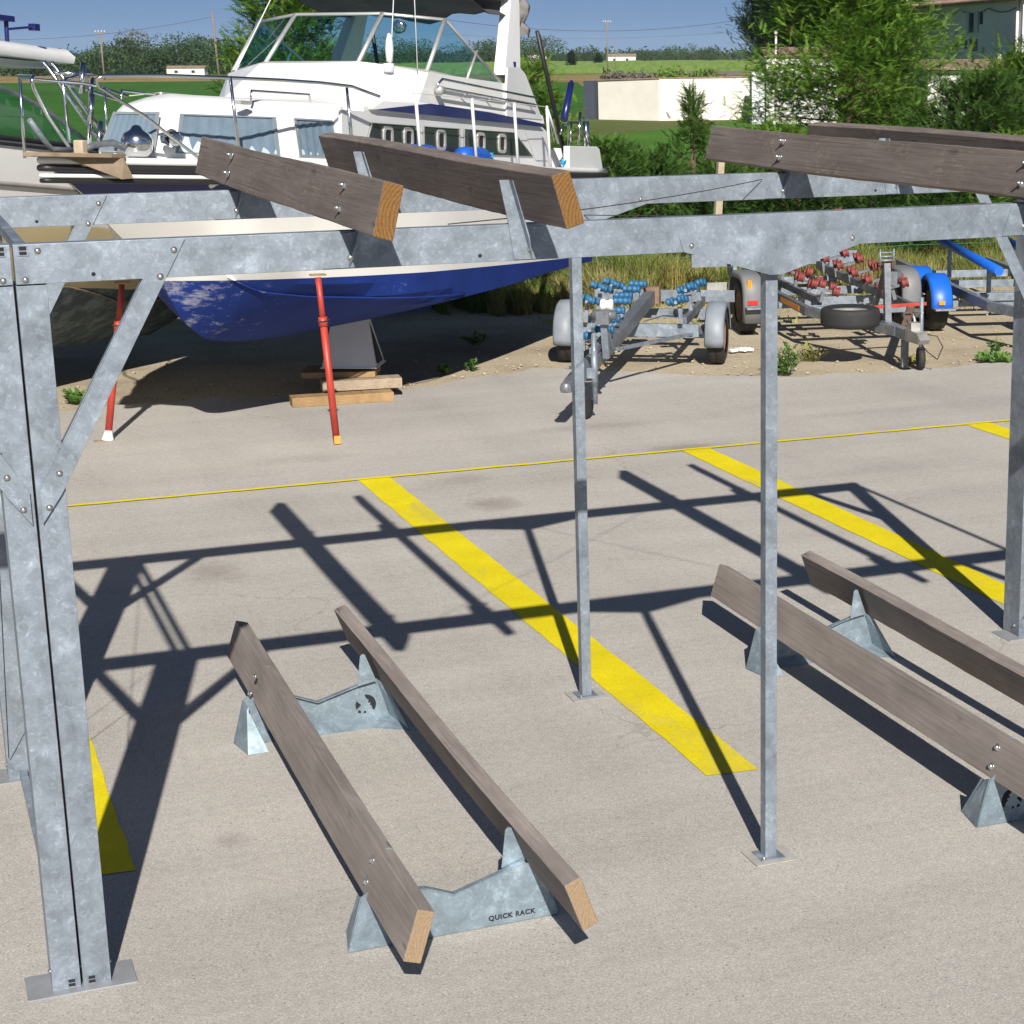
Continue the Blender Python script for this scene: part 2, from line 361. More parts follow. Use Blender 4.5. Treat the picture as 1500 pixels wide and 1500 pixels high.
def bolt(parent, p, nrm, size=1.):
    if 'm' not in _bolt:
        b = MB(); b.lathe([(0, 0), (.017, 0), (.017, .003), (.0105, .003), (.0105, .011), (.006, .0135), (0, .014)], (0, 0, 0), (0, 0, 1), 10)
        _bolt['m'] = b.build('bolt', M['bolt'], parent); o = _bolt['m']
    else:
        o = bpy.data.objects.new('bolt', _bolt['m'].data); COL.objects.link(o); o.parent = parent
    o.location = p; o.rotation_euler = Vector(nrm).to_track_quat('Z', 'Y').to_euler(); o.scale = (size*.64,)*3
    return o
def sheet(name, pts, z, mat, **k):
    return tag(MB().add([(x, y, z) for x, y in pts], [tuple(range(len(pts)))]).build(name, mat), **k)

# ------------------------------------------------------------------ ground
n = 64
sheet('ground', [(3500*math.cos(2*math.pi*i/n), 3500*math.sin(2*math.pi*i/n)) for i in range(n)], -.030, M['field_base'], kind='structure')
edge = [(-40, 18.9), (-4, 18.8), (.5, 18.75), (1.46, 18.66), (2.65, 18.7), (3.6, 18.4), (4.43, 18.29), (5.2, 18.7), (6.19, 19.1), (6.8, 18.6), (7.4, 18.1), (7.96, 17.65), (8.6, 17.45), (9.35, 17.33), (10.2, 17.38), (11.0, 17.38), (12.5, 17.3), (30, 16.6)]
def rag(pts, a, step):
    out = []
    for i in range(len(pts)-1):
        p = Vector(pts[i]); q = Vector(pts[i+1]); m = max(1, min(160, int((q-p).length/step)))
        for k in range(m):
            t = k/m; out.append((p.x*(1-t)+q.x*t, p.y*(1-t)+q.y*t+random.uniform(-a, a)+a*1.5*math.sin((p.x*(1-t)+q.x*t)*7.3)))
    out.append(pts[-1]); return out
sheet('yard', [(-40, -12), (30, -12)]+list(reversed(rag(edge, .035, .07))), 0, M['asphalt'], kind='structure')
sheet('gravel_strip', [(-40, 14.5), (32, 14.5), (32, 26), (14, 25.2), (6, 25.6), (-40, 26)], -.010, M['gravel'], kind='structure')
sheet('crop_field', [(-160, 27), (14, 27), (16, 60), (44, 120), (70, 200), (62, 238), (-100, 255), (-160, 250)], -.022, M['crop'], kind='structure')
sheet('lawn', [(14.2, 26), (60, 26), (75, 90), (42, 90), (24, 70), (17, 60)], -.018, M['lawn'], kind='structure')
sheet('dry_field', [(-160, 250), (-100, 255), (62, 238), (70, 200), (44, 120), (75, 120), (190, 200), (215, 262), (110, 268), (62, 276), (30, 320), (-160, 330)], -.014, M['drygrass_ground'], kind='structure')
sheet('vineyard_field', [(62, 277), (110, 269), (215, 263), (330, 260), (420, 420), (187, 432), (140, 440), (100, 470), (60, 440)], -.010, M['vineyard'], kind='structure')
def vine_rows():
    b = MB()
    for i in range(46):
        y0 = 279+i*3.3; x0 = 66+i*.6; x1 = 205+i*1.2; N = 34; top = []; bot = []
        for k in range(N+1):
            x = x0+(x1-x0)*k/N; y = y0-(x-x0)*.09
            top.append((x, y, .95+random.uniform(-.18, .18))); bot.append((x, y-.35, 0))
        back = [(x, y+.7, 0) for x, y, z in bot]
        b.grid([bot, top, back], 0, False)
    return tag(b.build('vine_rows', M['grn']), 'green vineyard rows far behind the white wall', 'vineyard', kind='stuff')
vine_rows()
def stripe(name, pts, z, segs=40, j=.006):
    (ax, ay), (bx, by), (cx, cy), (dx, dy) = pts   # a-b one long side, d-c the other
    L = [(ax+(bx-ax)*i/segs+random.uniform(-j, j), ay+(by-ay)*i/segs, z) for i in range(segs+1)]
    Rr = [(dx+(cx-dx)*i/segs+random.uniform(-j, j), dy+(cy-dy)*i/segs, z) for i in range(segs+1)]
    return MB().grid([Rr, L], 0, False).build(name, M['paint'])
Y0, YE = 14.49, 7.595
for x in (3.2117-2.768, 3.2117, 3.2117+2.70, 3.2117+5.395, 3.2117+8.09):
    tag(stripe('bay_marking', [(x, Y0), (x, YE+.012), (x+.246, YE-.012), (x+.246, Y0)], .004), kind='structure')
b = MB(); N = 200
fr_ = [(-8+30*i/N, Y0-.02+.004*math.sin(i*1.7)+random.uniform(-.003, .003)-.0*i, .008) for i in range(N+1)]
bk_ = [(x, y+.052+random.uniform(-.004, .004), z) for x, y, z in fr_]
tag(b.grid([fr_, bk_], 0, False).build('boundary_line_marking', M['paint']), kind='structure')
def li_edge(x):
    for (a, c), (d, e) in zip(edge, edge[1:]):
        if x <= d: return c+(e-c)*(x-a)/(d-a)
    return 17.
b = MB()
for i in range(520):
    x = random.uniform(0, 14); k = random.random(); y = li_edge(x)+.12+k*k*4.5
    s_ = random.uniform(.005, .016); b.box((x, y, s_*.3), (s_*2, s_*1.5, s_), Matrix.Rotation(random.uniform(0, 3), 3, 'Z') @ Matrix.Rotation(random.uniform(0, 1), 3, 'X'))
tag(b.build('loose_stones', M['gravel']), 'small loose stones scattered on the sandy gravel edge', 'stones', kind='stuff')

# ------------------------------------------------------------------ galvanised rack
SPAN = 5.352; YB = 2.235          # seam to seam; front face plane -> back face plane
def plank(parent, bl, lean, t, h, y0, y1, mats, sag=0., yaw=0., bev=.004):
    """plank running along y; bl = lower outer corner at y0 (x,z); lean: + leans to +x at the top"""
    c, s = math.cos(lean), math.sin(lean); b = MB(); n = 44; rows = []
    base = [(0, 0), (t*c, -t*s), (t*c+h*s, -t*s+h*c), (h*s, h*c)]
    cx = t*c*.5+h*s*.5; cz = h*c*.5
    L = y1-y0
    for i in range(n+1):
        u = i/n; dx = yaw*u*L+.006*math.sin(u*5+bl[0]*9); dz = sag*4*u*(1-u)+.004*math.sin(u*7+1+bl[0]*5)
        rows.append([(p[0]-cx+dx, u*L+(.010*(p[1]-cz)/h if i in (0, n) else 0), p[1]-cz+dz+random.uniform(-.0014, .0014)) for p in base])
    o = 0; vs = [p for r in rows for p in r]; fs = []; mi = []
    for i in range(n):
        for k in range(4): j = (k+1) % 4; fs.append((i*4+k, i*4+j, (i+1)*4+j, (i+1)*4+k)); mi.append(0)
    fs.append((3, 2, 1, 0)); mi.append(1); m = n*4; fs.append((m, m+1, m+2, m+3)); mi.append(1)
    b.v = vs; b.f = fs; b.mi = mi; b.sm = [False]*len(fs)
    return b.build('plank', mats, parent, bev, (bl[0]+cx, y0, bl[1]+cz))
def upper_bracket(parent, x, y, sgn):
    """bracket on a beam at face plane y; x = x of the plank inner face at z 2.634; sgn +1: plank leans to +x (it stands left of the bracket)"""
    L = R(15)*sgn; tx = lambda z: x+math.tan(L)*(z-2.634)
    zb, zt = 2.486, 2.765; wd = .052
    b = MB()
    b.xz([(tx(zb)-(.012 if sgn > 0 else wd+.016), zb), (tx(zb)+(wd+.016 if sgn > 0 else .012), zb), (tx(2.61)+(wd if sgn > 0 else 0), 2.61), (tx(zt)+(wd*.75 if sgn > 0 else 0), zt), (tx(zt)-(0 if sgn > 0 else wd*.75), zt), (tx(2.61)-(0 if sgn > 0 else wd), 2.61)][::1], y-.006, .006)
    # flange lying along the plank's inner face, standing out towards the front
    e = .005*sgn
    b.prism([(tx(zb+.08), y-.048, zb+.08), (tx(zt), y-.048, zt), (tx(zt), y-.0065, zt), (tx(zb), y-.0065, zb)], (e, 0, 0))
    b.xz([(tx(zb)-.085*sgn if sgn > 0 else tx(zb), zb+.0), (tx(zb), zb), (tx(2.609), 2.609), (tx(2.600)-.078*sgn, 2.596)], y-.0055, .0052)
    o = b.build('plank_bracket', M['galv'], parent)
    bolt(parent, (tx(zb)+.010*sgn, y-.006, zb+.035), (0, -1, 0), 1.1)
    return o
def column_half(parent, x0, x1, y, inner):
    z1 = 2.478; b = MB(); t = .004
    # C-section: web at the front face, two flanges running back, lips
    b.box(((x0+x1)/2, y+t/2, z1/2), (x1-x0, t, z1)); 
    for x in (x0+t/2, x1-t/2): b.box((x, y+t+.040, z1/2), (t, .080, z1-.002))
    b.box(((x0+x1)/2, y+.126, z1/2), (x1-x0-.001, .084, z1-.004))
    return b.build('column', M['galv'], parent, .0015)
def make_rack(root):
    tubes = []
    for fr, y in ((0, 0.), (1, YB)):
        for x0, x1 in ((.004, .099), (SPAN-.099, SPAN-.004)):
            column_half(root, x0, x1, y, 0)
            px = (x0+x1)/2
            for dx in (-.075, .075):
                bolt(root, (px+math.copysign(.0477, dx), y+.05, .06), (math.copysign(1, dx), 0, 0))
            bolt(root, (px+(.048), y+.055, 1.86), (1, 0, 0)); bolt(root, (px-.048, y+.055, 1.86), (-1, 0, 0))
        # horizontal beam, lipped channel with a shallow fold line in its web
        b = MB(); yb = y-.009
        prof = [(0, 0), (.060, 0), (.060, .128), (0, .128)]
        b.prism([(.0045, yb+p[0], 2.482+p[1]) for p in prof], (SPAN-.009, 0, 0))
        b.build('beam', M['galv'], root, .0015)
        for k, x in enumerate((.034, .034, SPAN-.034, SPAN-.034)):
            bolt(root, (x+(.045 if k == 0 else -.045 if k == 3 else 0), yb, 2.588 if k in (0, 3) else 2.497), (0, -1, 0))
        for x in (.245, 1.55, 2.35, 4.3, 5.05): # empty bolt holes
            MB().lathe([(0, 0), (.007, 0), (.007, .0012), (0, .0012)], (x, yb+.0005, 2.505), (0, -1, 0), 10, 0, False).build('bolt_hole', M['cutout'], root)
        # knee braces
        for s_, xs in ((1, .012), (-1, SPAN-.012)):
            ax, az, bx, bz = 0., 1.735, .505, 2.575; d = Vector((bx-ax, bz-az)).normalized(); nrm = Vector((-d.y, d.x))*.0375
            P0 = Vector((ax+.035, az)); P1 = Vector((bx, bz)); e = .0
            q = [(.004, 1.690), (.075, 1.790), (.560-.030, 2.606), (.462, 2.606), (.004, 1.800)]
            pts = [(xs+s_*x, z) for x, z in q]
            yy = yb-.0065
            b = MB(); b.xz(pts, yy, .006)
            A = Vector(pts[4][:1]+(yy,)+pts[4][1:]); B_ = Vector(pts[3][:1]+(yy,)+pts[3][1:])
            nn = Vector((-(B_.z-A.z), 0, B_.x-A.x)).normalized()*(-.004*(1 if s_ > 0 else -1))
            A2 = A+(B_-A)*.17; B2 = A+(B_-A)*.86
            b.prism([A2+Vector((0, .0062, 0)), B2+Vector((0, .0062, 0)), B2+Vector((0, .045, 0)), A2+Vector((0, .045, 0))], nn*-1)
            b.build('knee_brace', M['galv'], root, .001)
            for (x, z) in ((.070, 1.857), (.029, 1.745), (.492, 2.573), (.442, 2.488)):
                bolt(root, (xs+s_*x, yy, z), (0, -1, 0), 1.05)
        # middle post with its gusset and foot
        xm = SPAN/2+.022; yp = y+.004
        MB().box((xm, yp+.027+.02, 1.235), (.050, .050, 2.46)).build('post', M['galv'], root, .002)
        b = MB(); b.xz([(xm-.392, 2.540), (xm-.375, 2.484), (xm-.026, 2.383), (xm+.026, 2.383), (xm+.345, 2.481), (xm+.358, 2.540)], yb-.0045, .004)
        b.build('gusset_plate', M['galv'], root)
        for x in (-.345, .318): bolt(root, (xm+x, yb-.0045, 2.506), (0, -1, 0))
        b = MB(); b.box((xm, yp+.047, .008), (.105, .105, .008)); b.build('foot_plate', M['galv'], root, .001)
        MB().box((xm+.005, yp+.047, .0045), (.185, .165, .004)).build('mortar_pad', M['mortar'], root)
        bolt(root, (xm-.037, yp+.01, .012), (0, 0, 1), .9); bolt(root, (xm+.037, yp+.085, .012), (0, 0, 1), .9)
    for x in (0, SPAN):
        for y in (0, YB):
            MB().box((x, y+.055, .003), (.37, .195, .006)).build('base_plate', M['plate'], root, .001)
        for z, dx in ((2.590, .034), (.0275, .034)):
            xx = x+dx if x == 0 else x-dx; b = MB(); y0 = -.0125 if z > 1 else -.004; y1 = YB+.06; h = .0165; t = .0025
            for sx, sz, wx, wz in ((0, h-t/2, 2*h, t), (0, -h+t/2, 2*h, t), (h-t/2, 0, t, 2*h-2*t), (-h+t/2, 0, t, 2*h-2*t)):
                b.box((xx+sx, (y0+y1)/2, z+sz), (wx, y1-y0, wz))
            b.box((xx, (y0+y1)/2+.01, z), (2*h-2*t, y1-y0-.03, .003)); b.build('tie_tube', M['galv'], root)
            te = MB(); yy = -.0118 if z > 1 else -.0035
            for dz in (-.0075, .0075): te.box((xx, yy, z+dz), (2*h-2*t-.006, .0015, .0095))
            te.build('tube_end_shade', M['cutout'], root)  # dark plates painted in for the shade inside the hollow tube ends
    for p, q in (((1.450, .03, 2.616), (3.66, YB-.02, 2.58)), ((3.61, .0, 2.616), (2.72, YB, 2.44)), ((SPAN-.09, .1, 2.4), (SPAN-.09, YB-.03, .12)), ((.09, .1, 2.4), (.09, YB-.03, .12)), ((.09, .1, .12), (.09, YB-.03, 2.4))):
        m = [Vector(p)*(1-t)+Vector(q)*t-Vector((0, 0, .02*4*t*(1-t))) for t in [i/8 for i in range(9)]]
        MB().path(m, .0022, 6).build('bracing_wire', M['cable'], root)
    for off in (0, 2.685):
        for bl, sg in (((1.051, 2.634), 1), ((1.703, 2.631), -1)):
            if sg > 0:
                plank(root, bl, R(15), .066, .180, -.52+off*.02, 3.14, [M['plank'], M['end_orange']]).location.x += off
            else:
                plank(root, (bl[0]-.0, bl[1]+.0), R(-15), .066, .180, -.50, 3.12, [M['plank'], M['end_orange']]).location.x += off
            for y in (-.009, YB-.009):
                xi = (bl[0]+.066*math.cos(R(15))+.0045) if sg > 0 else bl[0]-.001
                upper_bracket(root, xi+off, y, sg)
                # through bolts, heads on the outer face
                for hh in (.055, .135):
                    L = R(15)*sg; ox = (bl[0] if sg > 0 else bl[0]+.066*math.cos(L))
                    p = (ox+off+hh*math.sin(L)+(-.001 if sg > 0 else .001), y-.03, bl[1]-(0 if sg > 0 else -.017)+hh*math.cos(L))
                    nrm = (-math.cos(L), 0, math.sin(L)) if sg > 0 else (math.cos(L), 0, -math.sin(L))
                    bolt(root, p, nrm, 1.7)
                    MB().tube(p, Vector(p)+Vector(nrm)*.028, .005, 8).build('bolt_shank', M['bolt'], root)
rack = empty('steel_boat_rack', (.388, 6.62, 0), label='galvanised steel boat rack spanning the middle of the yard, with four upper planks', cat='boat rack')
make_rack(rack)
rack2 = copy_tree(rack); rack2.location.x -= SPAN
for c in [c for c in rack2.children if c.name.startswith('base_plate') and c.location.length < 1e9 and max(v.co.x for v in c.data.vertices) > 3]: bpy.data.objects.remove(c)
rack2['label'] = 'neighbouring galvanised rack at the left edge, only its right column and beam ends in view'

# ------------------------------------------------------------------ low cradles
def emblem(parent, x, z, y, sc_, flip=1):
    b = MB(); n = 16
    def crescent(a0, a1, r0, r1f):
        o_ = [(math.cos(a)*r0, math.sin(a)*r0) for a in [a0+(a1-a0)*i/n for i in range(n+1)]]
        i_ = [(math.cos(a)*r1f((a-a0)/(a1-a0)), math.sin(a)*r1f((a-a0)/(a1-a0))) for a in [a0+(a1-a0)*i/n for i in range(n+1)]]
        for k in range(n): b.add([(x+flip*p[0]*sc_, y, z+p[1]*sc_) for p in (o_[k], o_[k+1], i_[k+1], i_[k])], [(0, 1, 2, 3)])
    crescent(R(-38), R(92), 1.0, lambda t: .80-.42*math.sin(t*math.pi)**.8+.12*math.sin(t*19)*math.sin(t*math.pi))
    crescent(R(150), R(205), .95, lambda t: .93-.48*math.sin(t*math.pi))
    for cx, cz, r in ((-.62, -.62, .16), (-.1, -.72, .13)):
        b.add([(x+flip*(cx+dx*r)*sc_, y, z+(cz+dz*r)*sc_) for dx, dz in ((-1, -.6), (1, -1), (.8, .7), (-.5, 1))], [(0, 1, 2, 3)])
    return b.build('emblem', M['cutout'], parent)
def cradle_bracket(parent, y, d, mark=None):
    """y = plane of the main plate; d = -1 returns fold towards -y, +1 towards +y"""
    b = MB(); t = .005; f = .19*d
    zb_ = .040 if d < 0 else .004
    b.xz([(-.405 if d > 0 else -.39, zb_), (.405 if d > 0 else .352, zb_), (.335 if d > 0 else .318, .160 if d < 0 else .205), (.300, .232), (.28, .235), (0, .155), (-.105, .198), (-.28, .200), (-.318, .232), (-.345, .215)], y, t)
    b.prism([(-.30, y, .2085), (-.105, y, .2035), (-.105, y-.028*d*-1, .2035), (-.30, y+.028*d, .2085)], (0, 0, -.004))
    b.prism([(-.104, y, .2030), (0, y, .160), (0, y+.028*d, .160), (-.104, y+.028*d, .2030)], (0, 0, -.004))
    b.prism([(.001, y, .160), (.279, y, .240), (.279, y+.028*d, .240), (.001, y+.028*d, .160)], (0, 0, -.004))
    for s_ in (-1, 1):
        e = (-.0045*s_, 0, 0)
        if d < 0 and s_ > 0:      # folded outward: broad lit return with its fold line under the plank fin
            b.prism([(.296, y, .232), (.352, y, .045), (.410, y-.165, .003), (.330, y-.045, .205)], (.003, .004, 0))
            b.prism([(.352, y-.0005, .044), (.27, y-.0005, .040), (.25, y-.055, .004), (.410, y-.166, .002)], (0, -.001, -.003))
            continue
        b.prism([(.407*s_, y+.0055, .002), (.350*s_, y+.0055, .212), (.338*s_, y+.06*d, .19), (.372*s_, y+f, .002)], e)
        w3 = .215 if mark == 'emblem2' else .275
        b.prism([(.372*s_, y+f, .002), (.345*s_, y+.075*d, .195), (w3*s_, y+f*.99, .002)], (0, -.004*d, 0))
        b.prism([(.407*s_, y+.006*d, .0045), (.372*s_, y+f, .0045), (.30*s_, y+f*.6, .0045), (.27*s_, y+.006*d, .0045)], (0, 0, .003))
    if d < 0: b.prism([(-.29, y-.0005, .040), (.27, y-.0005, .040), (.25, y-.055, .004), (-.29, y-.055, .004)], (0, 0, -.003))
    o = b.build('cradle_bracket', M['galv_cradle'], parent)
    for s_ in (-1, 1):
        g = MB(); yf = y+.035*d
        g.xz([(s_*x, z) for x, z in ((.196, .216), (.290, .232), (.240, .372), (.227, .376), (.216, .366))], yf, .004)
        xi = lambda z: .302-(z-.2)*.345-.004
        g.prism([(s_*xi(.222), yf+.0045, .222), (s_*xi(.372), yf+.0045, .372), (s_*xi(.372), yf+.042*(1), .362), (s_*xi(.222), yf+.042, .222)], (-.004*s_, 0, 0))
        g.build('plank_fin', M['galv_cradle'], o)
        bolt(o, (s_*(xi(.25)-.006), yf+.02, .25), (-s_, 0, -.3), .9); bolt(o, (s_*(xi(.34)-.006), yf+.02, .34), (-s_, 0, -.3), .9)
    if mark == 'text':
        cu = bpy.data.curves.new('maker_lettering', 'FONT'); cu.body = 'QUICK RACK'; cu.size = .036; cu.extrude = .0006; cu.offset = .0012; cu.space_character = 1.15
        to = bpy.data.objects.new('maker_lettering', cu); COL.objects.link(to)
        bpy.context.view_layer.update()
        me = bpy.data.meshes.new_from_object(to.evaluated_get(bpy.context.evaluated_depsgraph_get())); bpy.data.objects.remove(to)
        me.materials.clear(); me.materials.append(M['cutout'])
        lo = bpy.data.objects.new('maker_lettering', me); COL.objects.link(lo); lo.parent = o; lo.rotation_euler = (R(90), 0, 0); lo.location = (.128, y-.0012, .027)
        k = .185/max(lo.dimensions.x, .01); lo.scale = (k, k*1.0, 1)
    if mark == 'emblem': emblem(o, .238, .106, y-.0012, .052)
    if mark == 'emblem2': emblem(o, -.237, .104, y-.0012, .052, -1)
    return o
def low_cradle(x, label, marks, ynear, dnear, yfar):
    root = empty('low_boat_cradle', (x, 0, 0), label=label, cat='boat cradle', group='low wooden boat cradles on the asphalt')
    plank(root, (-.331, .203), R(19), .064, .188, 5.96, 9.72, [M['plank_low'], M['end_pale']], yaw=.008)
    plank(root, (.300, .206), R(-19), .064, .188, 5.92, 9.70, [M['plank_low'], M['end_pale']], yaw=.006)
    cradle_bracket(root, ynear, dnear, marks[0]); cradle_bracket(root, yfar, -1, marks[1])
    for y in (ynear+.045*dnear, yfar-.03):
        for sg in (-1, 1):
            for hh in (.050, .135):
                L = R(19)*(-sg); ox = -.331 if sg < 0 else .300+.064*math.cos(L)
                z0 = .203 if sg < 0 else .206+.064*math.sin(R(19))
                nrm = (math.cos(L)*sg, 0, math.sin(L)*(-1 if sg > 0 else 1))
                bolt(root, (ox+hh*math.sin(L)+sg*.001, y, z0+hh*math.cos(L)), nrm, 1.6)
    return root
low_cradle(1.717, 'low two-plank cradle left of the middle posts, with lettering on its nearest bracket', ('text', 'emblem'), 6.50, 1, 8.93)
low_cradle(4.424, 'low two-plank cradle cut off by the right edge, passing behind the front post', ('emblem2', None), 6.58, 1, 8.97)

# ------------------------------------------------------------------ cabin cruiser (local x runs aft, y to starboard, port side is -y)
hd, pitch = R(50), .066
cruiser = empty('cabin_cruiser', (2.42, 16.55, 0), label='white cabin cruiser with blue worn bottom and flybridge, propped up behind the rack', cat='motor boat')
cruiser.rotation_euler = (0, pitch, hd)
STEM = [(-2.12, 2.30), (-1.69, 2.09), (-1.29, 1.81), (-.95, 1.60), (-.62, 1.36), (-.41, 1.08), (-.2, .95), (0, .86), (.5, .81), (1.35, .80), (2.4, .83), (3.9, .93), (4.6, 1.0), (6.35, 1.10)]
SHE = [(-2.12, .03), (-1.9, .14), (-1.6, .31), (-1.2, .53), (-.8, .73), (-.3, .93), (.3, 1.10), (1, 1.24), (2, 1.33), (4, 1.35), (6.35, 1.27)]
def li(t, x):
    if x <= t[0][0]: return t[0][1]
    for (a, b), (c, d) in zip(t, t[1:]):
        if x <= c: return b+(d-b)*(x-a)/(c-a)
    return t[-1][1]
ZD = 2.32
_xs = [x/50-2.12 for x in range(int(8.6*50))]; _zs = [li(STEM, x) for x in _xs]
for _ in range(14): _zs = [_zs[0]]+[(_zs[i-1]+2*_zs[i]+_zs[i+1])/4 for i in range(1, len(_zs)-1)]+[_zs[-1]]
STEM = list(zip(_xs, _zs))
def hull_pt(x, t, side=-1, hw=None):
    zk = li(STEM, x); zs = ZD; hb = li(SHE, x)
    u = max(0, min(1, (x+2.12)/8.47))
    tc = .62-.44*min(1, u*2.0); fc = .45+.42*min(1, u*2.2)
    if t < tc: f = fc*(t/tc)**(.92)
    else: f = fc+(1-fc)*((t-tc)/(1-tc))**(1.0 if u > .3 else 1.25)
    return (x, side*hb*f, zk+(zs-zk)*t)
def rowx(xs, ts, side): return [[hull_pt(x, t, side) for t in ts] for x in xs]
XS = [-2.12, -2.07, -2.02, -1.96, -1.9, -1.82, -1.75, -1.67, -1.6, -1.5, -1.4, -1.3, -1.2, -1.1, -1.0, -.9, -.8, -.7, -.62, -.56, -.5, -.45, -.41, -.35, -.3, -.25, -.2, -.15, -.1, -.05, 0, .1, .2, .35, .5, .7, .9, 1.1, 1.35, 1.6, 1.9, 2.4, 3, 3.6, 4.2, 4.8, 5.4, 6.0, 6.35]
TS = [0, .04, .1, .18, .26, .34, .42, .5, .58, .66, .74, .82, .9, 1.0]
b = MB()
for sd in (-1, 1):
    rows = rowx(XS, TS, sd)
    if sd > 0: rows = [r[::-1] for r in rows]
    b.grid(rows, 0, True)
tr = [hull_pt(6.35, t, -1) for t in TS]+[hull_pt(6.35, t, 1) for t in TS[::-1]]
b.add(tr, [tuple(range(len(tr)))])
b.build('hull', M['hull'], cruiser, smooth_angle=16)
# skeg, spray rails
MB().prism([(1.6, -.03, .86), (4.38, -.03, .86), (4.38, -.03, 1.02), (1.6, -.03, .9)], (0, .06, 0)).build('skeg', M['hull'], cruiser)
b = MB()
for sd in (-1, 1):
    for tr_ in (.30, .52):
        pts = []
        for i in range(26):
            x = -.35+i*(.12 if tr_ < .4 else .25); p = hull_pt(x, max(.06, tr_*(1-.30*i/25)), sd); pts.append(Vector(p)+Vector((0, sd*.012, -.008)))
        b.path(pts, .009, 5)
b.build('spray_rail', M['hull'], cruiser)
# navy band under the sheer, follows the hull a few mm outside
for sd in (-1, 1):
    rows = []
    for i in range(30):
        x = -2.06+i*(8.4/29); zk = li(STEM, x); hgt = max(.05, ZD-zk); t1 = 1-.07/hgt if hgt > .14 else .6; wdt = .20+.10*max(0, 1-(x+2)/4)
        t0 = max(.02, 1-(.07+wdt)/hgt)
        rows.append([tuple(Vector(hull_pt(x, t, sd))+Vector((-.004 if x < -1.9 else 0, sd*.006, 0))) for t in (t0, (t0+t1)/2, t1)])
    if sd > 0: rows = [r[::-1] for r in rows]
    MB().grid(rows, 0, False).build('navy_band', M['navy'], cruiser, smooth_angle=30)
def sheerline(dz, out, r, name, mat):
    b = MB(); P_ = [(x, -li(SHE, x)-out, ZD+dz) for x in XS[::-1]]+[(x, li(SHE, x)+out, ZD+dz) for x in XS]
    b.path(P_, r, 8); return b.build(name, mat, cruiser)
sheerline(-.055, .0, .026, 'rub_rail', M['blackrub']); sheerline(-.11, -.005, .016, 'rub_rail_lower', M['white'])
sheerline(-.145, -.01, .018, 'rub_strip', M['blackrub']); sheerline(0, -.01, .030, 'toe_rail', M['white'])
# deck
b = MB(); b.grid([[(x, li(SHE, x), ZD+.004), (x, li(SHE, x)*.5, ZD+.03), (x, 0, ZD+.04), (x, -li(SHE, x)*.5, ZD+.03), (x, -li(SHE, x), ZD+.004)] for x in XS], 0, True); b.build('deck', M['white'], cruiser)
# trunk cabin: tapered plan with sloping nose, roof at 2.78
TB = [(-1.04, .12), (-.98, .30), (.05, .84), (1.0, 1.02)]     # foot at deck (x, half width)
TT = [(-.83, .10), (-.78, .25), (.10, .76), (1.0, .98)]      # window head
zf, zw, zr = 2.34, 2.72, 2.84
def ring(tab, z): return [(x, -v, z) for x, v in tab[::-1]]+[(x, v, z) for x, v in tab]
RR = [(-.58, .08), (-.50, .18), (.14, .68), (1.0, .92)]
b = MB(); b.grid([ring(TB, zf), ring([(x-.0, v) for x, v in TB], zf+.07), ring(TT, zw), ring([(x+.05, v-.02) for x, v in TT], zw+.045), ring(RR, zr-.01), ring([(x+.1, v*.5) for x, v in RR], zr+.02)], 0, True)
rf = ring([(x+.1, v*.5) for x, v in RR], zr+.02); b.add(rf, [tuple(range(len(rf)))]); 
b.build('trunk_cabin', M['white'], cruiser)
def quad_panel(name, q, mat, parent, off, frame=None, fw=.02, th=.012, fm=None):
    """flat panel q (4 pts, ccw from outside) pushed out by off along its normal, with a raised frame around"""
    q = [Vector(p) for p in q]; n_ = (q[1]-q[0]).cross(q[2]-q[0]).normalized()
    o = MB().add([p+n_*off for p in q], [tuple(range(len(q)))]).build(name, mat, parent)
    if frame:
        b = MB(); c = sum(q, Vector())/len(q)
        for i in range(len(q)):
            a_, b_ = q[i], q[(i+1) % len(q)]; ai = a_+(c-a_).normalized()*fw*1.5; bi = b_+(c-b_).normalized()*fw*1.5
            b.prism([a_+n_*(off+.002), b_+n_*(off+.002), bi+n_*(off+.002), ai+n_*(off+.002)], n_*th)
        b.build(frame, fm or M['alu'], o)
    return o
def lerp(a, b, t): return tuple(a[i]+(b[i]-a[i])*t for i in range(3))
def trunk_q(i0, u0, u1, sd, z0=.12, z1=.93):
    A0 = (TB[i0][0], sd*TB[i0][1], zf+.0); A1 = (TB[i0+1][0], sd*TB[i0+1][1], zf+.0)
    B0 = (TT[i0][0], sd*TT[i0][1], zw); B1 = (TT[i0+1][0], sd*TT[i0+1][1], zw)
    P_ = lambda u, v: lerp(lerp(A0, A1, u), lerp(B0, B1, u), v)
    q = [P_(u0, z0), P_(u1, z0), P_(u1, z1), P_(u0, z1)]
    return q if sd < 0 else q[::-1]
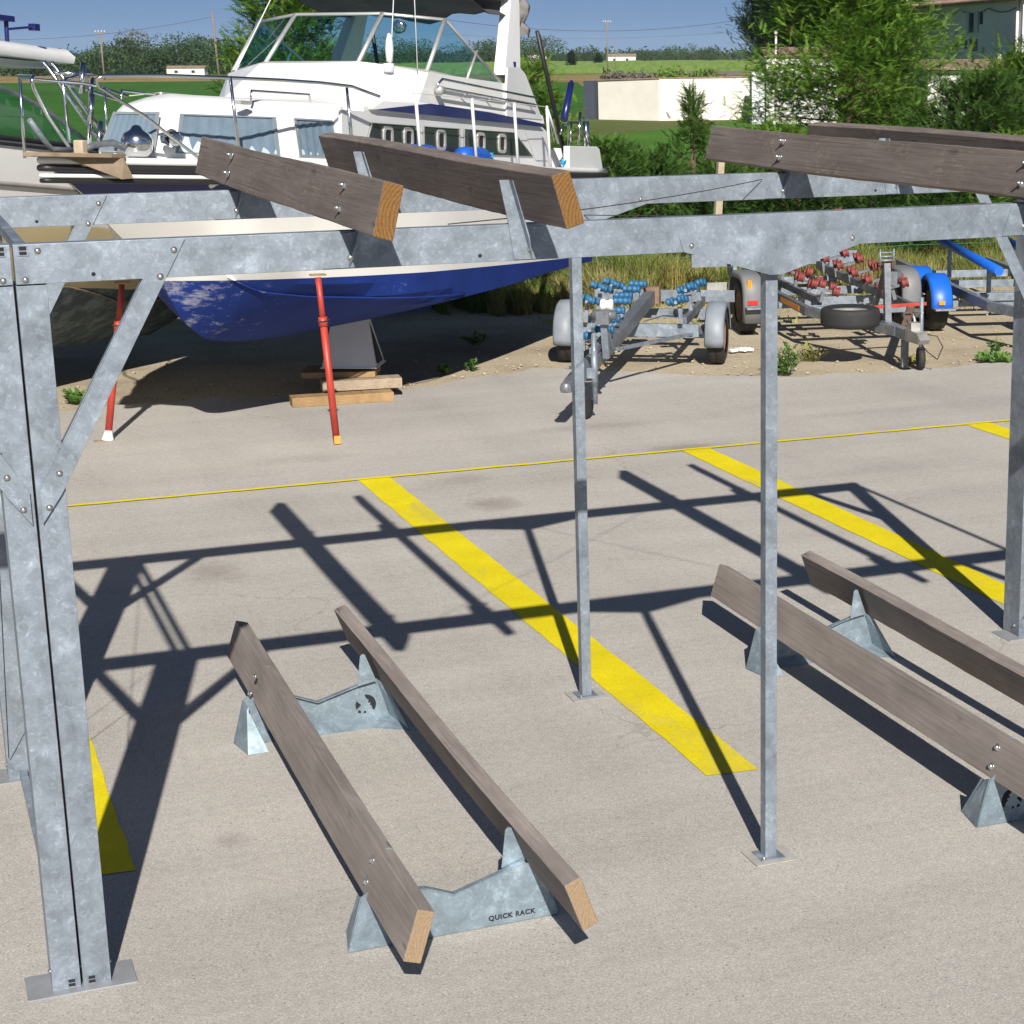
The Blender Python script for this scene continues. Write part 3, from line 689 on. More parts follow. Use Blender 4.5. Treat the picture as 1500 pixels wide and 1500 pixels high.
for sd in (-1, 1):
    for (i0, u0, u1) in (((0, 0, 0),) if sd < 0 else ())+((1, .05, .88), (2, .05, .80)):
        q = trunk_q(i0, u0, u1, sd) if i0 else [(-.985-.055*.12, .25, zf+.05), (-1.0, -.25, zf+.05), (-.835, -.205, zf+.355), (-.835, .205, zf+.355)]
        if not i0: q = [(x-.05, y, z) for x, y, z in q]
        wdo = quad_panel('cabin_window', q, M['curtain'], cruiser, .010, 'window_frame', .022, .012)
        qq = [Vector(p) for p in q]; nn = (qq[1]-qq[0]).cross(qq[2]-qq[0]).normalized(); b = MB(); m = 26
        lo, hi = [], []
        for k in range(m+1):
            u = k/m; w_ = .006*math.sin(k*1.9); a_ = qq[0].lerp(qq[1], u); c_ = qq[3].lerp(qq[2], u)
            if sd > 0: a_ = qq[3].lerp(qq[2], u); c_ = qq[0].lerp(qq[1], u)
            lo.append(a_+nn*(.016+w_)); hi.append(a_.lerp(c_, .93)+nn*(.016+w_))
        b.grid([lo, hi], 0, True); b.build('curtain', M['curtain'], wdo)
        quad_panel('pane', [p+nn*.001 for p in qq], M['paneglass'], wdo, .026)
# main cabin sides (greyer gelcoat paints in the port wall's shade), roof brow, flybridge
HW = 1.02
for sd in (-1, 1):
    y = sd*HW
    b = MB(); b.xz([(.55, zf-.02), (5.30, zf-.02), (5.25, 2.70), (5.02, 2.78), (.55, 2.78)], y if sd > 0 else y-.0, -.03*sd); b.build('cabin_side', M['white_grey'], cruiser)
b = MB(); b.box((3.0, 0, 2.80), (4.1, 2*HW, .05)); b.build('cabin_roof', M['white'], cruiser, .01)
MB().box((5.02, 0, 2.5), (.04, 2*HW-.07, .6)).build('aft_bulkhead', M['white_grey'], cruiser)
MB().box((.62, 0, 2.60), (.04, 2*HW-.07, .42)).build('fore_bulkhead', M['white'], cruiser)
for sd in (-1, 1):
    y = sd*(HW+.004)
    # long dark window band split by pillars, sloping aft end
    for (x0, x1, sl_) in ((1.06, 1.98, 0), (2.12, 2.93, 0), (3.02, 4.28, .50)):
        q = [(x0, y, 2.455), (x1+sl_, y, 2.455), (x1, y, 2.690), (x0, y, 2.690)]
        if sl_ == 0 and x0 < 1.2: q = [(x0-.12, y, 2.455), (x1, y, 2.455), (x1, y, 2.690), (x0+.02, y, 2.690)]
        if sd > 0: q = q[::-1]
        wd_ = quad_panel('side_window', q, M['winglass'], cruiser, .002, 'window_frame', .010, .006)
        for px_ in [p for p in (1.39, 1.80, 2.50, 3.42, 3.95) if x0 < p < x1+.1]:
            b = MB(); m = 20
            def ro(rx, rz, yy): return [(px_+rx*math.copysign(abs(math.cos(a))**.55, math.cos(a)), yy, 2.572+rz*math.copysign(abs(math.sin(a))**.55, math.sin(a))) for a in [2*math.pi*k/m for k in range(m+1)]]
            b.grid([ro(.098, .098, y+sd*.001), ro(.096, .096, y+sd*.016), ro(.064, .066, y+sd*.016), ro(.064, .066, y+sd*.001)], 0, False)
            b.build('porthole_frame', M['alu'], wd_)
            MB().add([(px_+dx, y+sd*.006, 2.572+dz) for dx, dz in ((-.06, -.062), (.06, -.062), (.06, .062), (-.06, .062))], [(0, 1, 2, 3)]).build('porthole_pane', M['black'], wd_)
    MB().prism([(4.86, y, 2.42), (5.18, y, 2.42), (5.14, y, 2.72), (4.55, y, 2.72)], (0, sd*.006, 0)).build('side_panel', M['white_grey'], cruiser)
# brow and flybridge coaming: front corners (2.27,-1.0) foot (2.04) ; nose further forward
def fly_ring(x0, x1, xc, v0, v1, z, xa, va): return [(xa, -va, z), (xc, -v1, z), (x0, -v0, z), (x0, v0, z), (xc, v1, z), (xa, va, z)]
brow = fly_ring(.62, 0, 1.05, .45, 1.05, 2.80, 5.05, 1.05); brow2 = fly_ring(1.02, 0, 1.30, .47, 1.04, 2.88, 5.03, 1.04)
low = fly_ring(1.25, 0, 2.02, .50, 1.03, 2.90, 4.92, 1.03); mid_ = fly_ring(1.86, 0, 2.24, .48, 1.03, 3.20, 4.50, 1.03)
top_ = fly_ring(1.93, 0, 2.29, .46, 1.02, 3.22, 4.40, 1.02)
b = MB(); b.grid([brow, brow2, low, [(p[0], p[1], 3.235 if i in (2, 3) else 3.17 if i in (1, 4) else 3.16) for i, p in enumerate(mid_)], [(p[0]+.03, p[1]*.96, 3.245 if i in (2, 3) else 3.18 if i in (1, 4) else 3.17) for i, p in enumerate(top_)], [(p[0]+.10, p[1]*.93, 2.95) for p in top_]], 0, False)
b.build('flybridge', M['white'], cruiser)
# aft side quarters rising to the arch foot
for sd in (-1, 1):
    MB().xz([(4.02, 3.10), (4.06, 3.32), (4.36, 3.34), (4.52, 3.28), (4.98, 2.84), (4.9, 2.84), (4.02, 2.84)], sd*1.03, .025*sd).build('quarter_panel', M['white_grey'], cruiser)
    MB().prism([(1.10, sd*1.052, 2.80), (5.03, sd*1.052, 2.765), (4.95, sd*1.052, 2.80), (3.6, sd*1.052, 2.865), (2.22, sd*1.052, 2.895)], (0, sd*.004, 0)).build('blue_stripe', M['navy'], cruiser)
# windscreen: bottom and top polylines (starboard..port) with posts
WB = [(4.03, 1.0, 3.17), (2.27, 1.0, 3.185), (1.95, .47, 3.245), (1.95, -.47, 3.245), (2.27, -1.0, 3.185), (4.03, -1.0, 3.12)]
WTp = [(4.03, 1.0, 3.22), (2.75, .97, 3.68), (2.50, .45, 3.72), (2.50, -.45, 3.72), (2.75, -.97, 3.68), (4.03, -1.0, 3.16)]
ws = MB()
for i in range(5): ws.add([WB[i], WTp[i], WTp[i+1], WB[i+1]], [(0, 1, 2, 3)])
ws = ws.build('windscreen', M['glass'], cruiser)
b = MB(); b.path(WB, .016, 6); b.path(WTp, .016, 6)
for i in range(1, 5): b.path([WB[i], WTp[i]], .022, 6)
b.path([(3.16, -1.0, 3.15), (3.42, -1.0, 3.44)], .013, 6); b.path([(3.16, 1.0, 3.17), (3.42, 1.0, 3.46)], .013, 6)
b.build('windscreen_frame', M['alu'], ws)
# radar arch
for sd in (-1, 1):
    b = MB(); yo = sd*1.0; yi = sd*.88
    b.grid([[(4.10, yo, 3.25), (4.52, yo, 3.20), (4.52, yi, 3.20), (4.10, yi, 3.25), (4.10, yo, 3.25)], [(4.52, yo*.90, 4.02), (4.74, yo*.90, 4.02), (4.74, yi*.90, 4.02), (4.52, yi*.90, 4.02), (4.52, yo*.90, 4.02)], [(4.58, yo*.86, 4.18), (4.80, yo*.86, 4.18), (4.80, yi*.86, 4.12), (4.58, yi*.86, 4.12), (4.58, yo*.86, 4.18)]][::(1 if sd < 0 else -1)], 0, False)
    b.build('arch_leg', M['white'], cruiser)
MB().box((4.68, 0, 4.17), (.24, 1.7, .07)).build('arch_top', M['white'], cruiser, .015)
MB().box((4.40, -.985, 3.345), (.05, .012, .10)).build('arch_badge', M['navy'], cruiser)
# rolled-back bimini canvas
rows = []
for i in range(15):
    u = i/14; y = -.88+1.76*u; dr = .05*math.sin(u*9)+.03*math.sin(u*23)
    rows.append([(2.85, y, 3.98+.02*math.sin(u*20)), (3.2, y, 3.95-.03*math.sin(u*12)), (3.6, y, 3.93-.05*abs(math.sin(u*8))), (4.0, y, 3.84+dr*.8), (4.5, y, 3.86+dr), (4.55, y, 4.0), (3.9, y, 4.10), (3.2, y, 4.10), (2.85, y, 3.98)])
b = MB().grid(rows, 0, True, lambda i, k: 1 if k >= 4 else 0)
bim = b.build('bimini_canvas', [M['canvas_dark'], M['canvas']], cruiser)
sm = bim.modifiers.new('thick', 'SOLIDIFY'); sm.thickness = .006
rows = []
for i in range(12):
    u = i/11; rows.append([(4.72+u*.5, -.80-.04*math.sin(k*2.1+u*5), 4.12-k*.085-u*.02-(.05*math.sin(u*6) if k > 3 else 0)) for k in range(6 if True else 5)])
b = MB().grid(rows, 0, True); b.build('canvas_flap', M['canvas'], cruiser).modifiers.new('thick', 'SOLIDIFY').thickness = .01
MB().path([(2.95, -.93, 3.98), (2.88, -.55, 4.05), (2.85, 0, 4.06), (2.88, .55, 4.05), (2.95, .93, 3.98)], .014).build('canopy_bow', M['chrome'], cruiser)
b = MB(); b.path([(5.10, -.95, 3.75), (5.30, -.98, 3.30), (5.80, -1.0, 2.42)], .022); b.path([(5.16, -.95, 3.72), (5.36, -.98, 3.25), (5.84, -1.0, 2.42)], .016); b.build('canopy_pole', M['blackrub'], cruiser)
MB().path([(5.10, .95, 3.75), (5.30, .98, 3.30), (5.80, 1.0, 2.42)], .022).build('canopy_pole', M['blackrub'], cruiser)
# rails
br = MB()
for sd in (-1, 1):
    P_ = lambda L: [(x, sd*v, z) for x, v, z in L]
    br.path(P_([(-.93, .55, 2.36), (-1.45, .42, 2.66), (-1.80, .28, 2.85), (-1.83, .27, 2.90), (-1.76, .30, 2.935), (-1.5, .62, 2.95), (-1.05, .93, 2.955), (-.5, 1.06, 2.965), (0, 1.12, 2.97), (.4, 1.2, 2.96), (.85, 1.22, 2.90)]), .0135)
    for x, v in ((-1.06, .96), (.40, 1.18)): br.path(P_([(x, v-.03, 2.955), (x+.05, v, 2.34)]), .0125)
br.build('bow_rail', M['chrome'], cruiser)
b = MB()
for sd in (-1, 1):
    st = [(1.45, 1.27), (2.62, 1.29), (3.64, 1.29), (4.56, 1.27)]
    for x, v in st: b.path([(x, sd*v, 2.96), (x+.10, sd*v, 2.34)], .016, 6)
    b.path([(.85, sd*1.22, 2.90)]+[(x, sd*v, 2.955) for x, v in st]+[(4.95, sd*1.2, 2.60)], .004, 5)
    b.path([(4.56, sd*1.27, 2.96), (5.02, sd*1.22, 2.60)], .012, 6)
b.build('lifeline', M['white_grey'], cruiser)
b = MB()
for sd in (-1, 1):
    b = MB()
    b.path([(2.27, sd*1.10, 3.06), (2.37, sd*1.11, 3.12), (4.66, sd*1.11, 3.05)], .012); b.path([(2.37, sd*1.11, 3.04), (4.66, sd*1.11, 2.975)], .011)
    for x in (2.4, 2.95, 3.55, 4.1, 4.62): b.path([(x, sd*1.04, 2.98), (x, sd*1.11, 3.04-(x-2.4)*.03)], .008, 6)
    b.build('flybridge_rail', M['chrome'], cruiser)
    MB().path([(-.2, sd*.60, 2.80), (-.18, sd*.60, 2.90), (.52, sd*.74, 2.90), (.54, sd*.74, 2.80)], .010).build('grab_rail', M['chrome'], cruiser)
# aft coaming, rod holders, fenders, lamps, bow gear
for sd in (-1, 1):
    MB().xz([(5.26, ZD), (6.32, ZD+.0), (6.20, 2.56), (6.12, 2.585), (5.26, 2.575)], sd*1.18, .07*sd).build('cockpit_coaming', M['white_grey'], cruiser, .008)
MB().box((6.17, 0, 2.44), (.10, 2.36, .25)).build('transom_coaming', M['white_grey'], cruiser, .01)
b = MB(); b.tube((6.14, -1.12, 2.58), (6.10, -1.12, 2.86), .035, 12); b.build('rod_holder', M['chrome'], cruiser)
b = MB(); b.path([(5.62, -1.12, 2.58), (5.66, -1.12, 2.82), (5.86, -1.0, 2.84), (6.06, -1.05, 2.84)], .013); b.path([(5.62, -1.1, 2.58), (5.60, -1.1, 2.80), (5.45, -1.1, 2.80), (5.38, -1.1, 2.70)], .010); b.build('davit', M['chrome'], cruiser)
b = MB(); b.tube((5.70, -1.02, 2.86), (6.02, -.98, 3.26), .040, 10, .034); b.tube((6.02, -.98, 3.26), (6.04, -.98, 3.285), .02, 8); b.build('furled_ensign', M['navy'], cruiser)
b = MB(); b.tube((5.88, -1.12, 2.60), (5.93, -1.12, 2.95), .012, 8, .016); b.build('rod_tube', M['chrome'], cruiser)
for x in (1.72, 2.88):
    f = MB(); f.lathe([(0, 0), (.04, .01), (.095, .05), (.10, .12), (.10, .48), (.09, .54), (.04, .585), (0, .60)], (x-.3, -1.18, 2.42), (1, 0, 0), 16)
    fo = f.build('fender', M['bluefend'], cruiser)
    MB().lathe([(0, -.002), (.035, -.004), (.037, .03)], (x-.3, -1.18, 2.42), (1, 0, 0), 12).build('fender_cap', M['blackrub'], fo)
    b = MB(); q0 = Vector((x+.34, -1.2, 2.42))
    b.path([q0+Vector((.06*math.cos(k*1.1)*(.6+.4*math.sin(k*2.3)), .04*math.sin(k*1.7), .05*math.sin(k*1.3))) for k in range(26)], .009, 5); b.build('rope_knot', M['cyanrope'], cruiser)
b = MB(); b.path([Vector((4.95+.03*math.sin(k*1.9), -1.30, 2.42-k*.012)) for k in range(18)], .011, 5); b.path([Vector((4.97+.04*math.cos(k*1.4), -1.29+.02*math.sin(k), 2.40-.02*math.sin(k*2.2))) for k in range(12)], .010, 5); b.build('rope_knot', M['cyanrope'], cruiser)
b = MB(); b.lathe([(0, -.05), (.05, -.04), (.062, 0), (.062, .05), (.055, .055), (0, .05)], (2.52, -.62, 3.60), (-1, 0, -.1), 14); b.build('spotlight', M['chrome'], cruiser)
b = MB(); b.lathe([(0, 0), (.03, .02), (.038, .12), (.032, .20), (.015, .26), (0, .27)], (2.02, -.75, 3.24), (0, 0, 1), 12); b.tube((2.0, -.75, 3.16), (2.0, -.75, 3.24), .05, 12); b.build('deck_lamp', M['white_grey'], cruiser)
for pts_, r__ in (([(1.98, -.78, 3.24), (2.32, -.66, 3.9), (2.5, -.6, 4.3)], .005), ([(2.12, -.98, 3.18), (2.05, -.99, 3.9), (2.0, -1.0, 4.4)], .005), ([(2.05, .95, 3.0), (2.9, .78, 4.15)], .007)): MB().path(pts_, r__, 5).build('aerial', M['white_grey'], cruiser)
b = MB(); b.lathe([(0, 0), (.035, .0), (.04, .03), (.04, .07), (0, .075)], (2.36, -1.06, 3.02), (-.5, -1, 0), 12); b.build('side_lamp', M['alu'], cruiser)
b = MB(); b.box((-.35, -.62, 2.80), (.16, .05, .03)); b.build('roof_vent', M['alu'], cruiser)
# bow: teak pulpit board, anchor roller, windlass
b = MB(); b.prism([(-2.24, -.10, 2.345), (-1.80, -.36, 2.345), (-1.62, -.36, 2.345), (-1.62, .30, 2.345), (-1.80, .30, 2.345), (-2.24, .08, 2.345)], (0, 0, .030)); b.build('bow_platform', M['teak'], cruiser, .004)
b = MB(); b.prism([(-2.04, -.11, 2.345), (-1.66, -.36, 2.345), (-1.58, -.38, 2.20), (-1.68, -.35, 2.19)], (0, -.012, 0)); b.build('spray_board', M['teak'], cruiser)
b = MB(); b.path([(-2.28, -.02, 2.60), (-2.12, -.02, 2.46), (-2.04, -.02, 2.40), (-1.7, -.02, 2.40)], .020, 8); b.build('anchor_stock', M['galv'], cruiser)
b = MB(); b.box((-1.86, -.14, 2.41), (.07, .08, .12)); b.box((-1.87, -.16, 2.33), (.05, .10, .10)); b.build('anchor_roller', M['stake'], cruiser, .01)
b = MB(); b.path([(-1.75, -.05, 2.38), (-1.6, -.08, 2.44), (-1.42, -.12, 2.46), (-1.3, -.2, 2.40)], .026, 8); b.build('anchor', M['galv_dark'], cruiser)
b = MB(); b.lathe([(0, 0), (.08, 0), (.11, .04), (.12, .12), (.10, .17), (.05, .20), (.03, .23), (0, .24)], (-1.25, -.22, 2.36), (0, 0, 1), 18); b.build('windlass', M['chrome'], cruiser)
b = MB(); b.lathe([(0, 0), (.055, 0), (.055, .05), (.03, .055), (0, .055)], (-1.08, -.42, 2.50), (-.3, -1, 0), 14); b.lathe([(.0, -.10), (.05, -.08), (.075, 0)], (-1.08, -.42, 2.50), (-.3, -1, 0), 14); b.build('windlass_drum', M['chrome'], cruiser)
# props and keel blocks
def prop(px, py, tx, ty, tz, label, foot):
    d = Vector((tx-px, ty-py, tz)); root = empty('hull_prop', (px, py, 0), label=label, cat='prop', group='red tubular props holding up the cruiser')
    u = d.normalized(); L = d.length
    MB().tube(u*.05, u*L*.74, .030, 14).build('outer_tube', M['red'], root); MB().tube(u*L*.72, u*L*.985, .024, 12).build('inner_tube', M['red'], root)
    MB().tube(u*L*.70, u*L*.755, .037, 14).build('collar', M['red'], root); MB().path([u*L*.72+Vector((.05*math.cos(k*.9), .05*math.sin(k*.9), .004*k)) for k in range(9)], .005, 5).build('locking_pin', M['cable'], root)
    MB().box(u*L, (.13, .09, .012)).build('head_pad', M['timber_orange'], root, .002)
    if foot: MB().box((.0, -.01, .042), (.055, .045, .07)).build('foot_block', plain('amber_block', (.62, .30, .05), .7), root, .003)
    else:
        MB().lathe([(.055, .006), (.05, .02), (.030, .09), (.028, .12)], (0, 0, 0), u, 12).build('foot_cone', M['plastic'], root); MB().box((-.03, 0, .006), (.16, .10, .008)).build('foot_board', M['timber'], root)
    return root
prop(3.375, 15.97, 3.31, 16.05, 1.42, 'red prop in front of the keel blocks, standing on an amber block', True)
prop(1.62, 16.94, 1.86, 17.06, 1.33, 'red prop with a white cone foot, seen beside the left rack brace', False)
ks = empty('keel_stand', (4.10, 18.45, .27), R(-25), label='grey steel keel stand on timber blocks beneath the cruiser', cat='keel stand')
b = MB(); b.grid([[(-.26, -.22, 0), (.26, -.22, 0), (.26, .22, 0), (-.26, .22, 0), (-.26, -.22, 0)], [(-.16, -.05, .50), (.16, -.05, .50), (.16, .05, .50), (-.16, .05, .50), (-.16, -.05, .50)]], 0, False); b.box((0, 0, .503), (.34, .12, .014)); b.box((0, 0, .004), (.54, .46, .01)); b.build('stand_body', M['white_grey'], ks)
MB().box((0, 0, .53), (.36, .14, .03)).build('stand_pad', M['red'], ks)
MB().prism([(.2615, -.13, .03), (.2615, .13, .03), (.175, .0, .42)], (.004, 0, 0)).build('stand_opening', M['cutout'], ks)
for (x, y, z, rz, lx, ly, lz, m, lab) in ((3.86, 17.93, .045, -4, .95, .20, .088, 'timber_orange', 'orange timber lying lowest in front of the keel stand'), (4.28, 18.32, .045, 52, .55, .20, .088, 'timber_orange', 'short orange timber end lowest and rightmost under the keel stand'),
        (4.10, 18.15, .138, -6, .75, .22, .095, 'timber', 'grey weathered timber lying across the orange ones, right ends flush'), (3.98, 18.45, .215, -20, .7, .45, .055, 'timber_orange', 'reddish plank directly beneath the keel stand')):
    tag(MB().box((0, 0, 0), (lx, ly, lz), Matrix.Rotation(R(rz), 3, 'Z')).build('timber_block', M[m], None, .004, (x, y, z)), lab, 'timber', 'timbers under the keel stand')

# ------------------------------------------------------------------ second boat, cut by the left edge
import math as _m
b2o = Vector((2.42, 16.55, 0))+Vector((math.cos(hd), math.sin(hd), 0))*1.25-Vector((math.sin(hd), -math.cos(hd), 0))*3.10
b2 = empty('hardtop_boat', (b2o.x, b2o.y, .05), label='cream and white hardtop boat at the left edge, behind the cruiser bow', cat='motor boat')
b2.rotation_euler = (0, .065, hd)
def h2(x, t, sd):
    hb = 1.35*min(1, max(.03, (x+6.0)/3.4))**.6; zk = .38+.55*max(0, -x-3.2)**1.5*.4; zs = 2.33+.05*max(0, -x)-.22*min(1, max(0, x-.1)); f = 1-(1-t)**2.6; return (x, sd*hb*f, zk+(zs-zk)*t)
XB = [-6, -5.5, -4.6, -3.6, -2.6, -1.6, -.8, 0, .5, 1, 1.6, 2.2, 2.7]; T2_ = [0, .08, .16, .335, .34, .38, .45, .62, .63, .66, .8, 1]
b = MB()
for sd in (-1, 1):
    rows = [[h2(x, t, sd) for t in T2_] for x in XB]
    if sd > 0: rows = [r[::-1] for r in rows]
    b.grid(rows, 0, True, (lambda i, k: 1 if k < 4 else (0 if k < 8 else 2)) if sd < 0 else (lambda i, k: 1 if k > 6 else (0 if k > 2 else 2)))
q = [h2(2.7, t, -1) for t in T2_]+[h2(2.7, t, 1) for t in T2_[::-1]]; b.add(q, [tuple(range(len(q)))], 0)
b.build('hull', [M['cream'], M['teal'], M['white']], b2)
b = MB(); b.grid([[h2(x, 1, -1), (x, 0, h2(x, 1, 1)[2]+.06), h2(x, 1, 1)] for x in XB], 0, False); b.build('deck', M['white'], b2)
for dz, r_, m in ((-.02, .022, 'blackrub'), (-.07, .014, 'blackrub'), (-.62, .008, 'blackrub'), (-1.28, .010, 'teak'), (-.40, .02, 'canvas')):
    pts = []
    for x in XB:
        p = Vector(h2(x, 1, -1)); zk = h2(x, 0, -1)[2]; t = 1+dz/(p.z-zk); p = Vector(h2(x, max(.05, t), -1)); pts.append(p+Vector((0, -.008, 0)))
    MB().path(pts, r_, 6).build('hull_line', M[m], b2)
b = MB(); XR = [-3.2, -2.9, -2, -.8, .33, .52]
b.grid([[(x, v*(.72 if abs(x+1.4) > 1.6 else .92), z) for v, z in ((-1, 3.10), (-1.03, 3.16), (-.9, 3.23), (0, 3.27), (.9, 3.23), (1.03, 3.16), (1, 3.10), (-1, 3.10))] for x in XR], 0, True); b.build('hardtop', M['white'], b2)
MB().box((-1.4, 0, 3.06), (3.0, 1.5, .05)).build('hardtop_frame', M['alu'], b2)
MB().lathe([(0, 0), (.20, 0), (.20, .10), (.14, .14), (0, .15)], (-1.35, -.5, 3.25), (0, 0, 1), 16).build('top_light_base', M['white'], b2)
b = MB(); b.path([(-.7, -.75, 3.20), (-.7, -.75, 3.42)], .02); b.path([(-.5, -.75, 3.20), (-.5, -.75, 3.42)], .02); b.box((-.62, -.75, 3.43), (.36, .10, .05)); b.path([(-.5, -.76, 3.34), (-.20, -.8, 3.38)], .012); b.box((-.17, -.8, 3.38), (.08, .07, .06)); b.build('horn_cluster', M['navy'], b2, .004)
b = MB(); b.path([(-1.9, -.7, 3.38), (-.75, -.56, 3.32)], .025); b.build('outrigger', M['white'], b2)
for sd in (-1, 1):
    b = MB()
    for (x0, z0, x1, z1) in ((-.22, 3.07, .34, 2.30), (-.34, 3.07, .20, 2.30), (-.20, 2.98, .05, 2.98)): b.path([(x0, sd*1.0, z0), (x1, sd*1.25, z1)], .020)
    b.path([(-.30, sd*1.2, 2.33), (-.32, sd*1.18, 2.86), (-.27, sd*1.17, 2.92), (.02, sd*1.18, 2.98), (.08, sd*1.18, 2.93), (-.02, sd*1.22, 2.33)], .016)
    b.path([(-.28, sd*1.17, 2.88), (.05, sd*1.18, 2.84), (.5, sd*1.22, 2.76)], .014); b.path([(-.1, sd*1.25, 2.33), (.10, sd*1.2, 2.95)], .016)
    b.build('stern_rail', M['chrome'], b2)
for i, (x, z) in enumerate(((-.17, 2.93), (-.06, 2.66), (.05, 2.42))):
    MB().tube((x, -1.26, z-.13), (x+.05, -1.26, z+.14), .026, 10).build('rod_holder', M['chrome'], b2)
rows = []; fr = []
for i in range(13):
    u = i/12; x = -3.6+3.6*u; zt = 2.36+.50*(1-((x+1.8)/1.85)**2); rows.append([(x, -1.22, 2.36), (x, -1.16, max(2.37, zt))]); fr.append((x, -1.16, max(2.37, zt)))
MB().grid(rows, 0, True).build('side_screen', M['glass'], b2); MB().path(fr, .020).build('screen_frame', M['galv_dark'], b2)
MB().box((.08, -1.33, 2.02), (.16, .05, .09)).build('hull_vent', M['white'], b2, .01)
for x in (-3.4, -.4):
    st = tag(MB().prism([(-.25, -.22, 0), (.25, -.22, 0), (.10, -.1, .44), (-.10, -.1, .44)], (0, .3, 0)).build('boat_stand', M['galv_dark']), 'dark steel stand under the %s of the hardtop boat' % ('front' if x < -1 else 'stern'), 'boat stand')
    p = Matrix.Rotation(hd, 3, 'Z') @ Vector((x, 0, 0)); st.location = (b2o.x+p.x, b2o.y+p.y, 0); st.rotation_euler.z = hd

# ------------------------------------------------------------------ boat trailers (local x forward to the coupling, y left)
def wheel(parent, x, y, r, wd, side):
    t = MB().lathe([(r*.60, -wd*.5), (r*.86, -wd*.52), (r*.97, -wd*.42), (r, -wd*.25), (r, -wd*.06), (r*.985, -wd*.05), (r*.985, wd*.05), (r, wd*.06), (r, wd*.25), (r*.97, wd*.42), (r*.86, wd*.52), (r*.60, wd*.5)], (x, y, r), (0, 1, 0), 28).build('tyre', M['tyre'], parent)
    MB().lathe([(0, .02*side), (r*.16, .02*side), (r*.2, -.01*side), (r*.45, -.02*side), (r*.52, wd*.36*side), (r*.61, wd*.44*side), (r*.62, -wd*.4*side), (r*.4, -wd*.3*side), (0, -wd*.3*side)], (x, y, r), (0, 1, 0), 24).build('rim', M['rust'], t)
    return t
def mudguard(parent, x, y, r, wd, side, mat, a0=-12, a1=190, flat=0, name='mudguard'):
    rows = []; m = 18
    for i in range(m+1):
        a = R(a0+(a1-a0)*i/m); cx, cz = math.cos(a), math.sin(a)
        if flat: cx = math.copysign(abs(cx)**.55, cx); cz = math.copysign(abs(cz)**.55, cz)
        q = lambda rr, yy: (x+rr*cx, y+yy, .30+rr*cz)
        rows.append([q(r-.05, side*wd*.5), q(r-.01, side*wd*.5), q(r+.012, side*wd*.40), q(r+.016, 0), q(r+.012, -side*wd*.42), q(r-.02, -side*wd*.5)])
    o = MB().grid(rows, 0, True).build(name, mat, parent); s_ = o.modifiers.new('thick', 'SOLIDIFY'); s_.thickness = .006; s_.offset = 0
    return o
def roller(parent, p, axis, r=.04, L=.11, mat=None, ribs=2):
    prof = [(0, -L/2), (r*.5, -L/2), (r*.9, -L/2+.004)]
    for k in range(ribs*2+1):
        h = -L/2+L*(k+.5)/(ribs*2+1); prof.append((r if k % 2 == 0 else r*.80, h-.008)); prof.append((r if k % 2 == 0 else r*.80, h+.008))
    prof += [(r*.9, L/2-.004), (r*.5, L/2), (0, L/2)]
    return MB().lathe(prof, p, axis, 14).build('roller', mat, parent)
def bar(name, p, q, w, h, mat, parent, bev=.002):
    p = Vector(p); q = Vector(q); d = (q-p); L = d.length; X = d.normalized(); up = Vector((0, 0, 1)) if abs(X.z) < .9 else Vector((0, 1, 0))
    Y = up.cross(X).normalized(); Z_ = X.cross(Y); rot = Matrix((X, Y, Z_)).transposed()
    return MB().box((p+q)/2, (L, w, h), rot).build(name, mat, parent, bev)
G, GD = M['galv'], M['galv_dark']
M['guard_pale'] = plain('pale_grey_plastic', (.215, .24, .275), .5, 0, .2)
# trailer with blue rollers
t1 = empty('roller_trailer', (7.33, 19.03, 0), R(-120.7), label='grey boat trailer with faded blue rollers and light grey mudguards', cat='boat trailer')
for s_ in (-1, 1):
    wheel(t1, 0, s_*.80, .29, .165, s_); mudguard(t1, 0, s_*.80, .335, .20, s_, M['guard_pale'], -15, 178)
    bar('side_keel', (.35, s_*.50, .48), (-1.1, s_*.50, .52), .045, .09, GD, t1)
    bar('tie_strut', (.25, s_*.66, .36), (1.9, s_*.06, .42), .035, .035, G, t1)
    bar('spring_hanger', (.32, s_*.62, .34), (-.32, s_*.62, .34), .05, .05, GD, t1)
b = MB(); b.prism([(3.45, -.055, .36), (3.45, -.055, .47), (2.6, -.055, .50), (1.3, -.055, .57), (-.55, -.055, .70), (-.55, -.055, .56), (1.3, -.055, .44), (2.6, -.055, .37)], (0, .11, 0)); b.build('spine_beam', M['galv_dark'], t1, .004)
bar('spine_cap', (2.75, 0, .53), (1.9, 0, .58), .07, .06, G, t1); bar('axle', (0, -.76, .30), (0, .76, .30), .07, .07, G, t1)
bar('cross_member', (.42, -.66, .40), (.42, .66, .40), .07, .13, G, t1); bar('cross_member', (-.75, -.60, .42), (-.75, .60, .42), .06, .10, G, t1); bar('lamp_board', (-1.5, -.8, .52), (-1.5, .8, .52), .03, .13, G, t1)
bar('rear_rust_bracket', (-.56, -.07, .64), (-.56, .10, .64), .12, .18, M['rust'], t1)
for (x, yo) in ((2.35, -.16), (2.05, -.02), (1.55, -.05), (1.12, -.08), (.62, -.10), (.32, -.14), (-.05, -.12), (-.35, -.10)):
    zr_ = .60+(2.6-x)*.062; bar('roller_bracket', (x, yo, zr_-.14), (x, yo, zr_-.04), .05, .02, G, t1, 0); roller(t1, (x, yo, zr_), (.05, 1, 0), .040, .19, M['blueroll'], 3)
